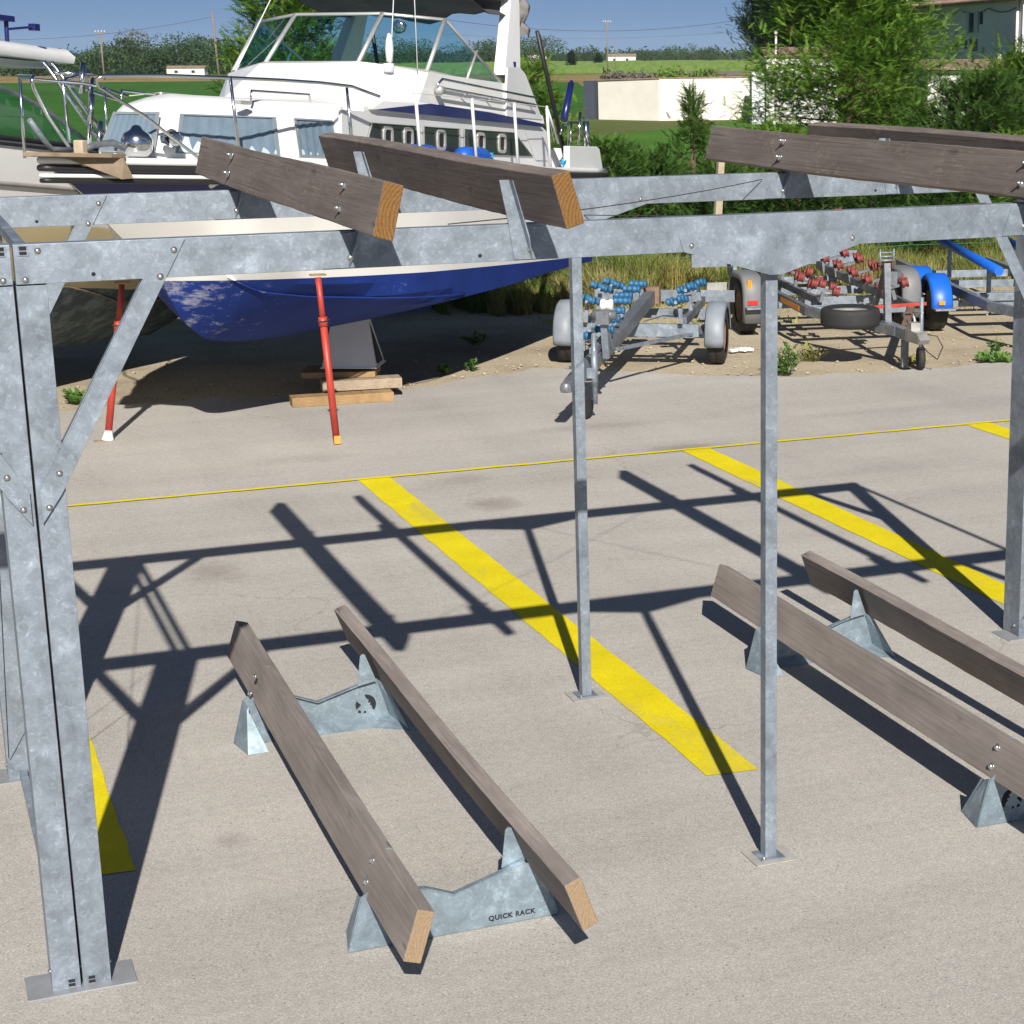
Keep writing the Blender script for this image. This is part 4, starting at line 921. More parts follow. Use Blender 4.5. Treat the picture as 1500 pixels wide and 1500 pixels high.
for s_ in (-1, 1):
    for (x, z) in ((.55, .70), (-.15, .74), (-.85, .70)):
        bar('roller_arm', (x, s_*.50, .50), (x, s_*.48, z-.04), .03, .04, G, t1, 0); bar('roller_cross_arm', (x-.14, s_*.46, z-.02), (x+.14, s_*.46, z+.02), .03, .03, G, t1, 0)
        for dx in (-.13, .13):
            for dy in (-.055, .055): roller(t1, (x+dx, s_*.46+dy, z+.01+dx*.15+(.035 if dy*s_ > 0 else 0)), (.1, .85, .30*s_), .040, .075, M['blueroll'], 1)
bar('winch_post', (2.62, .10, .45), (2.72, .10, .82), .06, .06, G, t1); bar('winch_strut', (2.3, .10, .48), (2.68, .10, .78), .03, .04, G, t1)
wb = MB(); wb.box((2.72, .10, .84), (.14, .12, .12)); wb.tube((2.72, .0, .86), (2.72, .22, .86), .045, 12); wb.build('winch', GD, t1)
roller(t1, (2.55, .10, .93), (0, 1, 0), .055, .12, M['stub_white'], 1)
b = MB(); b.prism([(3.40, -.05, .38), (3.40, -.05, .47), (3.85, -.035, .46), (4.02, -.04, .42), (4.02, -.04, .36), (3.85, -.035, .38)], (0, .09, 0)); b.lathe([(0, -.04), (.05, -.035), (.055, 0), (.04, .04), (0, .05)], (3.98, 0, .40), (0, 0, 1), 14); b.path([(3.62, .0, .47), (3.68, 0, .53), (3.90, 0, .56)], .014); b.build('coupling', GD, t1, .002)
jk = MB(); jk.tube((3.31, .12, .14), (3.31, .12, .78), .024, 12); jk.tube((3.31, .12, .30), (3.31, .12, .62), .030, 12); jk.path([(3.31, .12, .78), (3.31, .12, .82), (3.40, .12, .82), (3.40, .12, .88)], .008); jk = jk.build('jockey_stem', G, t1)
bar('jockey_clamp', (3.31, .04, .42), (3.31, .13, .42), .06, .09, G, t1)
MB().lathe([(0, -.02), (.05, -.03), (.06, -.025), (.098, -.028), (.11, 0), (.098, .028), (.06, .025), (.05, .03), (0, .02)], (3.31, .0+.03, .11), (.35, 1, 0), 20).build('jockey_wheel', M['tyre'], t1)
for p in ((2.62, .06, .37), (1.9, -.057, .40)): MB().box(p, (.05, .006, .03)).build('reflector', M['orange'], t1)
b = MB(); b.path([(.5, .1, .50), (.2, .25, .52), (-.1, .45, .47), (.1, .6, .40)], .006, 5); b.build('brake_cable', M['cable'], t1)
b = MB(); b.path([(2.4, -.057, .42), (1.8, -.07, .52), (1.2, -.07, .54), (.7, -.1, .45)], .006, 5); b.build('lamp_cable', M['cable'], t1)

# trailer with red rollers
t2 = empty('roller_trailer', (10.15, 20.4, 0), R(-100.4), label='large boat trailer with faded red rollers and a spare wheel lying flat', cat='boat trailer')
MG = plain('dull_grey_mudguard', (.17, .175, .18), .55)
for s_ in (-1, 1):
    wheel(t2, 0, s_*.95, .31, .19, s_); mg = mudguard(t2, 0, s_*.95, .40, .24, s_, MG, -8, 188, 1)
    bar('side_beam', (1.45, s_*.60, .42), (-2.2, s_*.62, .48), .06, .10, GD, t2); bar('drawbar_arm', (1.45, s_*.60, .42), (2.85, s_*.04, .37), .06, .10, M['rust'] if s_ > 0 else GD, t2)
    bar('side_reflector', (1.2, s_*.635, .42), (.4, s_*.635, .43), .004, .06, M['orange'], t2, 0)
    bar('bunk_beam', (1.3, s_*.42, .50), (-1.9, s_*.46, .56), .05, .08, GD, t2)
    bar('mudguard_step', (.42, s_*.95, .34), (.52, s_*.95, .34), .22, .02, G, t2)
MB().box((.385, -1.0, .57), (.02, .045, .16)).build('reflector', M['orange'], t2); MB().box((.425, -.97, .40), (.02, .12, .045)).build('reflector', M['redrefl'], t2)
bar('axle', (0, -.9, .31), (0, .9, .31), .08, .08, G, t2)
for x in (1.30, .45, -.5, -1.6): bar('cross_member', (x, -.62, .40), (x, .62, .40), .06, .09, G, t2)
bar('rear_lamp_board', (-2.3, -1.1, .60), (-2.3, 1.1, .60), .03, .16, G, t2); bar('number_board', (-.42, -1.32, .47), (-.42, -1.08, .47), .02, .15, M['rim'], t2, 0)
bar('drawbar_nose', (2.35, 0, .36), (3.28, 0, .37), .10, .11, G, t2)
for s_ in (-1, 1):
    for (x, z) in ((1.35, .64), (.80, .66), (.25, .70), (-.35, .72), (-.95, .74), (-1.5, .78)):
        bar('roller_arm', (x, s_*.43, .50), (x, s_*.40, z-.03), .03, .04, GD, t2, 0); bar('roller_cross_arm', (x, s_*.28, z-.03), (x, s_*.52, z+.03), .03, .03, GD, t2, 0)
        for dx in (-.07, .07):
            for yy, dz in ((.27, -.02), (.52, .05)): roller(t2, (x+dx, s_*yy, z+dz+.02+random.uniform(-.02, .02)), (.15, .9, .25*s_), .055, .08, M['redroll'], 1)
for (x, s_, z) in ((-1.9, .35, 1.10), (-1.9, -.35, 1.02)):
    bar('guide_post', (x, s_*1.8, .5), (x, s_*1.8, z), .05, .05, G, t2)
    for dy in (-.10, .10): roller(t2, (x, s_*1.8+dy, z+.04+dy*.6), (.3, .9, .2), .065, .09, M['redroll'], 1)
bar('winch_post', (2.44, 0, .36), (2.36, 0, 1.02), .07, .07, GD, t2); bar('winch_strut', (1.9, .0, .42), (2.33, 0, .95), .05, .04, GD, t2)
b = MB(); 
for z in (1.05, 1.09, 1.13): b.tube((2.36, -.07, z), (2.36, .08, z), .010, 8)
for y in (-.07, .08): b.tube((2.36, y, .98), (2.36, y, 1.17), .009, 8)
b.build('winch_frame', G, t2)
wn = MB(); wn.box((2.34, .06, .86), (.12, .10, .14)); wn.tube((2.28, 0, .88), (2.28, .18, .88), .05, 12); wn.build('winch', GD, t2)
bar('bow_stop', (2.22, -.09, .98), (2.22, .12, .99), .06, .06, M['redroll'], t2, .01); bar('red_tie', (2.40, -.32, .56), (2.36, .45, .58), .035, .035, M['red'], t2, .004)
sp = empty('spare_wheel_part', (2.72, -.50, .52)); sp.parent = t2; sp.name = 'spare_wheel'
r = .31; MB().lathe([(r*.60, -.08), (r*.86, -.10), (r*.97, -.085), (r, -.05), (r, .05), (r*.97, .085), (r*.86, .10), (r*.60, .08)], (0, 0, 0), (0, 0, 1), 32).build('tyre', M['tyre'], sp)
MB().lathe([(0, .03), (r*.18, .03), (r*.22, .0), (r*.45, -.01), (r*.52, .06), (r*.62, .075), (r*.6, -.07), (0, -.06)], (0, 0, 0), (0, 0, 1), 24).build('rim', M['rim'], sp)
b = MB(); b.prism([(3.20, -.06, .32), (3.20, -.06, .45), (3.50, -.045, .44), (3.62, -.04, .38), (3.55, -.04, .33)], (0, .11, 0)); b.box((3.30, .0, .47), (.12, .10, .10)); b.path([(3.2, .05, .47), (3.1, .06, .60), (3.35, .07, .62)], .014); b.build('coupling', M['rim'], t2, .003)
bar('jockey_plate', (3.02, 0, .30), (3.02, 0, .02), .05, .07, GD, t2)
jk = MB(); jk.tube((3.12, .14, .16), (3.12, .14, .75), .022, 12); jk.path([(3.12, .14, .75), (3.12, .14, .79), (3.2, .14, .79)], .008); jk.build('jockey_stem', G, t2)
MB().lathe([(0, -.02), (.05, -.03), (.11, -.032), (.122, 0), (.11, .032), (.05, .03), (0, .02)], (3.12, .14, .122), (.15, 1, 0), 20).build('jockey_wheel', M['tyre'], t2)
b = MB(); b.path([(3.45, .05, .42), (3.5, .18, .40), (3.45, .26, .28), (3.35, .24, .14), (3.2, .18, .2), (3.1, .1, .34)], .006, 5); b.build('breakaway_cable', M['cable'], t2)

# trailer with blue mudguards and bunks
t3 = empty('bunk_trailer', (12.32, 19.95, 0), R(-105), label='tandem boat trailer with bright blue mudguards and long blue bunks', cat='boat trailer')
for s_ in (-1, 1):
    for x in (.37, -.40):
        wheel(t3, x, s_*.93, .30, .19, s_); mg = mudguard(t3, x, s_*.93, .345, .25, s_, M['bluebunk'], -2, 182, 0, 'mudguard')
    bar('mudguard_step', (.70, s_*.93, .29), (.86, s_*.93, .29), .24, .02, G, t3)
    MB().box((.753, s_*.95, .36), (.012, .07, .045)).build('reflector', M['orange'], t3)
    bar('side_beam', (1.6, s_*.62, .42), (-2.8, s_*.62, .44), .07, .11, G, t3); bar('drawbar_arm', (1.6, s_*.62, .42), (3.6, s_*.05, .42), .07, .11, G, t3)
    b = MB(); q0 = Vector((1.15, s_*.40, .76)); q1 = Vector((-1.35, s_*.40, .86)); b.path([q0, (q0+q1)/2, q1], .055, 12); o = b.build('bunk', M['bluebunk'], t3)
    for x in (-1.0, .75): bar('bunk_post', (x, s_*.40, .45), (x, s_*.40, .78), .045, .045, G, t3)
for x in (1.45, .6, -.7, -1.8): bar('cross_member', (x, -.62, .40), (x, .62, .40), .07, .09, G, t3)
bar('axle', (.37, -.9, .30), (.37, .9, .30), .07, .07, G, t3); bar('axle', (-.40, -.9, .30), (-.40, .9, .30), .07, .07, G, t3)
b = MB(); b.box((1.1, .1, .52), (.30, .22, .16)); b.build('timber_chock', M['teak'], t3, .004)
bar('winch_post', (2.9, 0, .42), (2.8, 0, 1.05), .07, .07, G, t3)

# ------------------------------------------------------------------ foliage
def rnd_unit(n): v = rng.normal(size=(n, 3)); return v/np.linalg.norm(v, axis=1)[:, None]
def frond_template(pairs=6, wd=.34, droop=.10):
    """a flat feathery spray along +x, unit length"""
    vs, fs = [], []
    def tri(a, b_, c): o = len(vs); vs.extend([a, b_, c]); fs.append((o, o+1, o+2))
    tri((0, -.02, 0), (0, .02, 0), (1.0, 0, -droop))
    for i in range(pairs):
        u = .12+.80*i/pairs; z = -droop*u*u; L = wd*(1-.55*u)*(.75+.25*math.sin(i*2.3+1))
        for s_ in (-1, 1):
            tip = (u+L*.85, s_*L*.75, z+.05*L-.02); tri((u-.035, 0, z), (u+.055, 0, z), tip)
            m = (u+L*.42, s_*L*.37, z); tri((m[0]-.02, m[1], m[2]), (m[0]+.03, m[1]+s_*.02, m[2]), (m[0]+L*.42, m[1]+s_*L*.02, m[2]+.03))
    return np.array(vs), np.array(fs)
def leaf_template():
    return np.array([(0, 0, 0), (.5, -.28, .05), (1, 0, 0), (.5, .28, .05)], float), np.array([(0, 1, 2), (0, 2, 3)])
FT = frond_template(); FT2 = frond_template(4, .42, .05); LT = leaf_template()
def scatter(name, tpl, P_, D, S, mat, parent, up=None):
    P_ = np.asarray(P_, float); D = np.asarray(D, float); D = D/np.linalg.norm(D, axis=1)[:, None]; S = np.asarray(S, float); n = len(P_)
    r_ = rnd_unit(n)*.55+(np.array([0, 0, 1.]) if up is None else up); Y = np.cross(r_, D); Y /= np.linalg.norm(Y, axis=1)[:, None]+1e-9; Z_ = np.cross(D, Y)
    tv, tf = tpl; V = P_[:, None, :]+S[:, None, None]*(tv[None, :, 0:1]*D[:, None, :]+tv[None, :, 1:2]*Y[:, None, :]+tv[None, :, 2:3]*Z_[:, None, :])
    F_ = (tf[None]+(np.arange(n)*len(tv))[:, None, None]).reshape(-1, 3); V = V.reshape(-1, 3)
    me = bpy.data.meshes.new(name); me.vertices.add(len(V)); me.vertices.foreach_set('co', V.ravel()); me.loops.add(len(F_)*3); me.loops.foreach_set('vertex_index', F_.ravel().astype(np.int32))
    me.polygons.add(len(F_)); me.polygons.foreach_set('loop_start', np.arange(0, len(F_)*3, 3, dtype=np.int32)); me.polygons.foreach_set('loop_total', np.full(len(F_), 3, dtype=np.int32))
    me.materials.append(mat); me.update(calc_edges=True); me.validate()
    o = bpy.data.objects.new(name, me); COL.objects.link(o); o.parent = parent; return o
def conifer(loc, H_, Rb, limbs, per, fs, mat, label=None, cat='tree', group=None, name='conifer', top=.18, low=.04, upt=.35, droop=.0, shape=1., seed=1, base=0.):
    """feathery cypress: limbs leave the trunk, each limb carries overlapping sprays"""
    g_ = np.random.default_rng(seed); root = empty(name, loc, 0, label=label, cat=cat, group=group)
    tr = MB(); tr.path([(0, 0, 0), (.03*H_*.3, .02, H_*.35), (0, .03, H_*.7), (0, 0, H_*.97)], .0, 7)
    pts = [(0, 0, base*0), (.02*H_, .01, H_*.35), (-.01, .03, H_*.7), (0, 0, H_*.96)]; tr = MB()
    for i in range(3): tr.tube(pts[i], pts[i+1], .020*H_*(1-i*.3)+.02, 8, .020*H_*(.7-i*.3)+.012)
    P_, D_, S_ = [], [], []
    for i in range(limbs):
        h = low+(1-low)*((i+g_.random())/limbs); ang = i*2.39996+g_.normal()*.35; z = H_*h
        prof = min(1., ((1-h)/(1-top)) if h > top else .72+.28*h/top)**shape
        L = Rb*prof*(.70+.55*g_.random())+.10; el = upt+.5*h+g_.normal()*.14
        d = np.array([math.cos(ang)*math.cos(el), math.sin(ang)*math.cos(el), math.sin(el)]); o_ = np.array([0, 0, z*.97])
        tr.tube(o_, o_+d*L*.75, .012+.006*L, 5, .004)
        side = np.cross(d, [0, 0, 1]); side /= np.linalg.norm(side)
        m = int(per*(.5+.8*L/Rb)); t = g_.random(m)**.7; sp_ = .30*L*(1-.55*t)+.05
        off = side[None]*(g_.normal(size=m)*sp_)[:, None]+np.array([0, 0, 1.])[None]*(g_.normal(size=m)*sp_*.45-droop*t*t*L)[:, None]
        P_.append(o_+d[None]*(t*L)[:, None]*1.0+off); dd = d[None]*.8+side[None]*(g_.normal(size=m)*.75)[:, None]+g_.normal(size=(m, 3))*.42+np.array([0, 0, .12-droop*.6]); D_.append(dd); S_.append(fs*(.6+.7*g_.random(m)))
    tr.build('trunk', M['bark'], root)
    scatter('crown', FT, np.vstack(P_), np.vstack(D_), np.concatenate(S_), mat, root)
    return root
def broad(loc, H_, W_, n_, mat, label=None, group=None, name='broadleaf_tree', leafsz=.35, trunk=.25, seed=3, flat=1., cat='tree'):
    g_ = np.random.default_rng(seed); root = empty(name, loc, 0, label=label, cat=cat, group=group)
    tr = MB(); tr.tube((0, 0, 0), (0, 0, H_*(trunk+.2)), .035*H_, 8, .022*H_)
    K = 11; cs = []
    for k in range(K):
        a = g_.random()*6.28; rr = W_*.5*math.sqrt(g_.random())*.75; cs.append((rr*math.cos(a), rr*math.sin(a), H_*(trunk+.12+(.80-trunk)*(g_.random()*.9)*(1-.35*(rr/(W_*.5)))), (W_*.17+g_.random()*W_*.14)))
        tr.tube((0, 0, H_*trunk), cs[-1][:3], .012*H_, 5, .005*H_)
    tr.build('trunk', M['bark'], root)
    P_, S_ = [], []
    for (x, y, z, r_) in cs:
        m = n_//K; u = rnd_unit(m); rad = r_*(.55+.55*g_.random(m)**.5); q = u*rad[:, None]; q[:, 2] *= .8*flat; P_.append(q+np.array([x, y, z])); S_.append(leafsz*(.6+.8*g_.random(m)))
    P_ = np.vstack(P_); D_ = rnd_unit(len(P_)); scatter('crown', LT, P_, D_, np.concatenate(S_), mat, root, up=rnd_unit(len(P_)))
    return root
C_, CM, CDK = M['cypress'], M['cypress_mid'], M['cypress_dark']
# tall bright trees on the right
conifer((15.0, 29.3, 0), 8.2, 2.0, 130, 210, .23, C_, 'tallest bright green cypress on the right, its crown leaving the top of the photo', name='cypress_tree', upt=.12, seed=21, shape=.7, low=.2)
conifer((17.5, 27.6, 0), 3.0, 1.9, 60, 150, .24, C_, 'broad low cypress at the right edge, spreading over the upper plank', name='cypress_tree', upt=.12, seed=5, shape=.5)
conifer((16.0, 26.6, 0), 2.65, 1.7, 60, 130, .22, CM, 'mid green cypress just left of the right edge cypress', name='cypress_tree', upt=.3, seed=8, shape=.6)
conifer((12.95, 27.6, 0), 1.85, 1.1, 46, 100, .20, C_, 'bright cypress beside the white house corner, with a long spray to the left', name='cypress_tree', upt=.3, seed=9, shape=.55)
conifer((11.50, 27.6, 0), 2.60, .75, 26, 60, .20, CM, 'small pointed cypress in front of the cream wall', name='cypress_tree', upt=.7, seed=12, shape=1.)
# hedge bushes between the cruiser and the post
hb = [(8.75, 27.2, 3.0, 1.15, 'C', 'cypress right behind the cruiser stern, taller than its neighbours'), (9.75, 26.6, 1.85, 1.0, 'M', 'spreading cypress directly right of the cruiser stern'),
      (10.55, 27.0, 1.62, .90, 'M', 'cypress bush just left of the wooden stake'), (11.35, 26.2, 1.40, .90, 'M', 'low cypress bush just right of the wooden stake'), (7.3, 27.6, 2.6, 1.2, 'M', 'cypress seen through the cruiser flybridge glass'),
      (12.4, 25.8, 1.65, 1.0, 'M', 'low cypress bush under the left end of the right upper planks'), (13.5, 25.6, 1.6, 1.05, 'M', 'low cypress bush above the gusset of the middle post'), (14.6, 25.4, 1.75, 1.1, 'M', 'low cypress bush behind the red roller trailer'),
      (15.7, 25.3, 1.8, 1.1, 'C', 'low cypress bush behind the blue trailer bunks'), (16.8, 25.2, 1.8, 1.1, 'M', 'low cypress bush at the far right behind the trailers'), (6.0, 27.4, 2.3, 1.1, 'M', 'cypress hidden for the most part by the cruiser cabin')]
for i, (x, y, h, r_, k, lab) in enumerate(hb):
    conifer((x, y, 0), h, r_, int(34+h*5), 85, .19, C_ if k == 'C' else CM, lab, 'bush' if h < 2.2 else 'tree', 'young cypresses planted along the fence', 'cypress_bush', upt=.35, seed=40+i, shape=.6, low=.02)
conifer((5.95, 30.0, 0), 5.0, 1.3, 80, 110, .25, C_, 'bright cypress above the cruiser windscreen, left of the arch', name='cypress_tree', upt=.2, seed=31, shape=.6)
# dark evergreen mass farther back
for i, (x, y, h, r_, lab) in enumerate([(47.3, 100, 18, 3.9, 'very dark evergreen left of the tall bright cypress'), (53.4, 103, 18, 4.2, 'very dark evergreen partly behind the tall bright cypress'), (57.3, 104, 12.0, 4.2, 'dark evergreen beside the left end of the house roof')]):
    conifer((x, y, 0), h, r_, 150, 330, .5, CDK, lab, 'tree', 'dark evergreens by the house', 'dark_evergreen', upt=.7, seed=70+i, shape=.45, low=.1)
# dark shrubs behind the boats, in their shade
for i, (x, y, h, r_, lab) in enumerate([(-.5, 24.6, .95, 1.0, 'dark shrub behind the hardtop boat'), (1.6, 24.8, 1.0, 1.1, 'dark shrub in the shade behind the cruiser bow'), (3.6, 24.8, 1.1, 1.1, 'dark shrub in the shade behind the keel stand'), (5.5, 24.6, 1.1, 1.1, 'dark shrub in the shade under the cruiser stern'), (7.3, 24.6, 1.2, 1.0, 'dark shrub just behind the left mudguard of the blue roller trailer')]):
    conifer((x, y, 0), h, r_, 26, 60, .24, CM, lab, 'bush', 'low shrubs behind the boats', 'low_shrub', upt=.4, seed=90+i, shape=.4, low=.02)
# tall dry grass and green growth at the foot of the hedge
def blades(n_, xr, yr, hr, mat, name, clump=.25, lean=.5, w_=.009, prof=None):
    x = rng.uniform(*xr, n_); y = rng.uniform(*yr, n_); cx = np.round(x/clump)*clump; x = x*.6+cx*.4
    h = rng.uniform(*hr, n_)*(1+.35*np.sin(x*2.1+1)+.25*np.sin(x*5.3+y*3)); h = np.maximum(h, .04)
    a = rng.uniform(0, 6.28, n_); le = rng.uniform(.05, lean, n_)*h; dx, dy = np.cos(a), np.sin(a); w = w_*rng.uniform(.6, 1.5, n_)
    B0 = np.stack([x-dy*w, y+dx*w, np.zeros(n_)-.02], 1); B1 = np.stack([x+dy*w, y-dx*w, np.zeros(n_)-.02], 1)
    Mi0 = np.stack([x+dx*le*.35-dy*w*.7, y+dy*le*.35+dx*w*.7, h*.6], 1); Mi1 = np.stack([x+dx*le*.35+dy*w*.7, y+dy*le*.35-dx*w*.7, h*.6], 1); T_ = np.stack([x+dx*le, y+dy*le, h*.97], 1)
    V = np.stack([B0, B1, Mi1, Mi0, T_], 1).reshape(-1, 3); o = (np.arange(n_)*5)[:, None]
    F_ = np.concatenate([o+np.array([[0, 1, 2]]), o+np.array([[0, 2, 3]]), o+np.array([[3, 2, 4]])], 1).reshape(-1, 3)
    me = bpy.data.meshes.new(name); me.vertices.add(len(V)); me.vertices.foreach_set('co', V.ravel()); me.loops.add(len(F_)*3); me.loops.foreach_set('vertex_index', F_.ravel().astype(np.int32))
    me.polygons.add(len(F_)); me.polygons.foreach_set('loop_start', np.arange(0, len(F_)*3, 3, dtype=np.int32)); me.polygons.foreach_set('loop_total', np.full(len(F_), 3, dtype=np.int32)); me.materials.append(mat); me.update(calc_edges=True)
    ob = bpy.data.objects.new(name, me); COL.objects.link(ob); return ob
tag(blades(60000, (7.0, 19), (23.2, 25.4), (.14, .50), M['dry'], 'dry_grass', .35, .9, .006), 'tall dry straw coloured grass behind the trailers', 'grass', kind='stuff')
tag(blades(22000, (6.5, 19), (23.6, 25.8), (.12, .55), M['grn'], 'green_grass', .7, .9, .007), 'green grass growing through the dry grass behind the trailers', 'grass', kind='stuff')
tag(blades(1500, (7.2, 19), (21, 23.6), (.02, .07), M['dry'], 'sparse_grass', .35), 'sparse short grass on the gravel strip', 'grass', kind='stuff')
def weed(x, y, h, r_, n_, mat, label, seed, leafy=True):
    g_ = np.random.default_rng(seed); root = empty('weed', (x, y, 0), 0, label=label, cat='weed'); st = MB(); P_, D_, S_ = [], [], []
    for k in range(n_):
        a = g_.random()*6.28; rr = r_*math.sqrt(g_.random()); hh = h*(.5+.5*g_.random())*(1-.4*rr/r_); tip = np.array([rr*math.cos(a), rr*math.sin(a), hh]); base = tip*np.array([.35, .35, 0]); st.tube(base, tip, .003, 4, .0015)
        for j in range(9 if leafy else 4):
            u = .15+.85*g_.random(); P_.append(base+(tip-base)*u); v = g_.normal(size=3); v[2] = abs(v[2])*.6+.3; D_.append(v); S_.append((.035+.05*g_.random())*(1 if leafy else .7))
    st.build('stalk', mat, root); scatter('foliage', LT, P_, D_, S_, mat, root)
weed(8.30, 17.60, .42, .22, 22, M['weed'], 'tallest bushy weed at the foot of the front post, on the gravel edge', 1); weed(8.95, 18.35, .22, .24, 40, M['dry'], 'dry brown tuft under the spare wheel of the red roller trailer', 2, False)
weed(5.20, 19.15, .09, .07, 9, M['weed'], 'small green weed on the gravel right of the timbers, the left one of two', 3); weed(5.50, 19.25, .13, .08, 9, M['weed'], 'small green weed on the gravel right of the timbers, the right one of two', 4)
weed(10.95, 17.85, .30, .07, 8, M['weed'], 'upright green weed in front of the blue bunk trailer', 5); weed(10.75, 17.50, .06, .26, 40, M['weed'], 'flat mat of weed on the gravel edge near the right column', 6); weed(9.9, 17.75, .05, .16, 24, M['dry'], 'flat dry weed right of the red trailer jockey wheel', 7)
weed(1.55, 18.95, .18, .11, 16, M['weed'], 'small bright weed beside the left rack column', 8); weed(6.05, 20.95, .16, .12, 10, M['weed'], 'leafy weed beside the left wheel of the blue roller trailer', 9)
b = MB()
for k in range(9): b.box((random.uniform(-.12, .12), random.uniform(-.03, .03), .02+random.uniform(0, .02)), (.09, .04, .03), Matrix.Rotation(random.uniform(0, 3), 3, 'Z'))
tag(b.build('plastic_scrap', M['plastic'], None, .006, (8.55, 19.2, 0)), 'crumpled scrap of white plastic on the gravel between two trailers', 'litter')

# ------------------------------------------------------------------ stake fence
def stake(x, y, lx, h, label):
    root = empty('fence_stake', (x, y, 0), 0, label=label, cat='fence stake')
    MB().prism([(-.06, -.04, 0), (.06, -.04, 0), (.05+lx, -.04, h), (-.03+lx, -.04, h+.02)], (0, .08, 0)).build('post', M['stake'], root, .006)
    MB().path([(lx*.6+.075*math.cos(a), .075*math.sin(a)*1.0, h*.60+.02*math.sin(2*a)) for a in [k*.42 for k in range(16)]], .008, 6).build('twine', M['cyanrope'], root)
stake(10.45, 24.4, .13, 2.12, 'pale split wooden stake tied with blue twine, between the bushes')
wf = empty('wire_fence', (5, 24.3, 0), 0, label='thin green wire mesh fence running in front of the cypress bushes', cat='fence')
for z in (.5, .9, 1.30, 1.50): MB().path([(k*.7, .02*math.sin(k), z+.012*math.sin(k*1.7)) for k in range(24)], .004, 4).build('strand', M['greenwire'], wf)
for k in (0, 1): MB().tube((k*16-.1, .02, 0), (k*16-.1, .02, 1.55), .02, 6).build('post', M['galv_dark'], wf)

# ------------------------------------------------------------------ walls and buildings beyond
wl = empty('garden_wall', (32.6, 90.9, 0), 0, label='long cream rendered garden wall with a dark end, beyond the bushes', cat='wall')
def wseg(a, b_, h0, h1, t, mat, name, ext=0):
    a = Vector(a); b_ = Vector(b_); d = (b_-a).normalized(); n_ = Vector((d.y, -d.x))*-1
    return MB().prism([(a.x, a.y, -.1), (b_.x, b_.y, -.1), (b_.x, b_.y, h1), (a.x, a.y, h0)], (n_.x*t, n_.y*t, 0)).build(name, mat, wl)
wseg((.25, -.1), (2.07, -3.45), 1.80, 1.90, .25, M['stub'], 'wall'); wseg((2.10, -3.48), (8.4, -4.6), 1.90, 1.95, .25, M['stub'], 'wall')
MB().box((-.02, .22, .85), (.52, .5, 1.9), Matrix.Rotation(R(38), 3, 'Z')).build('wall_end', M['dark_end'], wl)
for a, b_, h0, h1 in (((.2, -.15), (2.05, -3.5), 1.80, 1.90), ((2.05, -3.5), (8.4, -4.65), 1.90, 1.95)):
    d = (Vector(b_)-Vector(a)).normalized(); n_ = Vector((-d.y, d.x))*.33; MB().prism([(a[0], a[1], h0+.002), (b_[0], b_[1], h1+.002), (b_[0]+n_.x, b_[1]+n_.y, h1+.002), (a[0]+n_.x, a[1]+n_.y, h0+.002)], (0, 0, .06)).build('coping', M['tile'], wl)
# white outbuilding with a small four-pane window and a flue
ob_ = empty('white_outbuilding', (37.0, 80.3, 0), R(-20.5), label='small white outbuilding with a four-pane window and a thin flue, behind the bright cypresses', cat='building')
MB().box((1.6, 1.5, 1.42), (3.2, 3.0, 2.95)).build('wall', M['stub_white'], ob_)
MB().prism([(-.12, -.15, 2.896), (3.35, -.15, 2.896), (3.35, 3.2, 3.25), (-.12, 3.2, 3.25)], (0, 0, .08)).build('roof', M['tile'], ob_)
wn = MB().box((.98, -.005, 1.25), (.44, .03, .48)).build('window', M['winglass'], ob_)
fr = MB()
for x in (.75, .98, 1.21): fr.box((x, -.028, 1.25), (.035, .014, .53))
for z in (1.0, 1.25, 1.5): fr.box((.98, -.030, z), (.49, .012, .035))
fr.build('window_frame', M['stub_white'], wn)
MB().tube((.42, -.06, .3), (.42, -.06, 3.85), .05, 10).build('flue', M['stub'], ob_); MB().tube((.42, -.06, 3.85), (.42, -.06, 4.0), .085, 10).build('flue_cap', M['stub'], ob_)
MB().box((-.32, 1.2, 1.1), (.6, 1.6, 2.3)).build('dark_lean_to', M['stub_blue'], ob_)
# low white house parts glimpsed through the trees on the right
lw = empty('low_white_house', (44.0, 77.5, 0), R(-20), label='low white house with tiled roof glimpsed through the cypresses on the right', cat='house')
MB().box((4.2, 2.2, 1.1), (9.0, 4.0, 2.3)).build('wall', M['stub_white'], lw)
MB().prism([(-.6, -.2, 2.30), (9.0, -.2, 2.30), (9.0, 4.4, 2.62), (-.6, 4.4, 2.62)], (0, 0, .12)).build('roof', M['tile'], lw)
MB().box((3.1, 1.3, 2.60), (.16, .16, .7)).build('chimney', M['stub'], lw)
MB().box((8.6, -1.1, 1.2), (1.6, 1.6, 2.7)).build('porch_wall', M['stub_white'], lw)
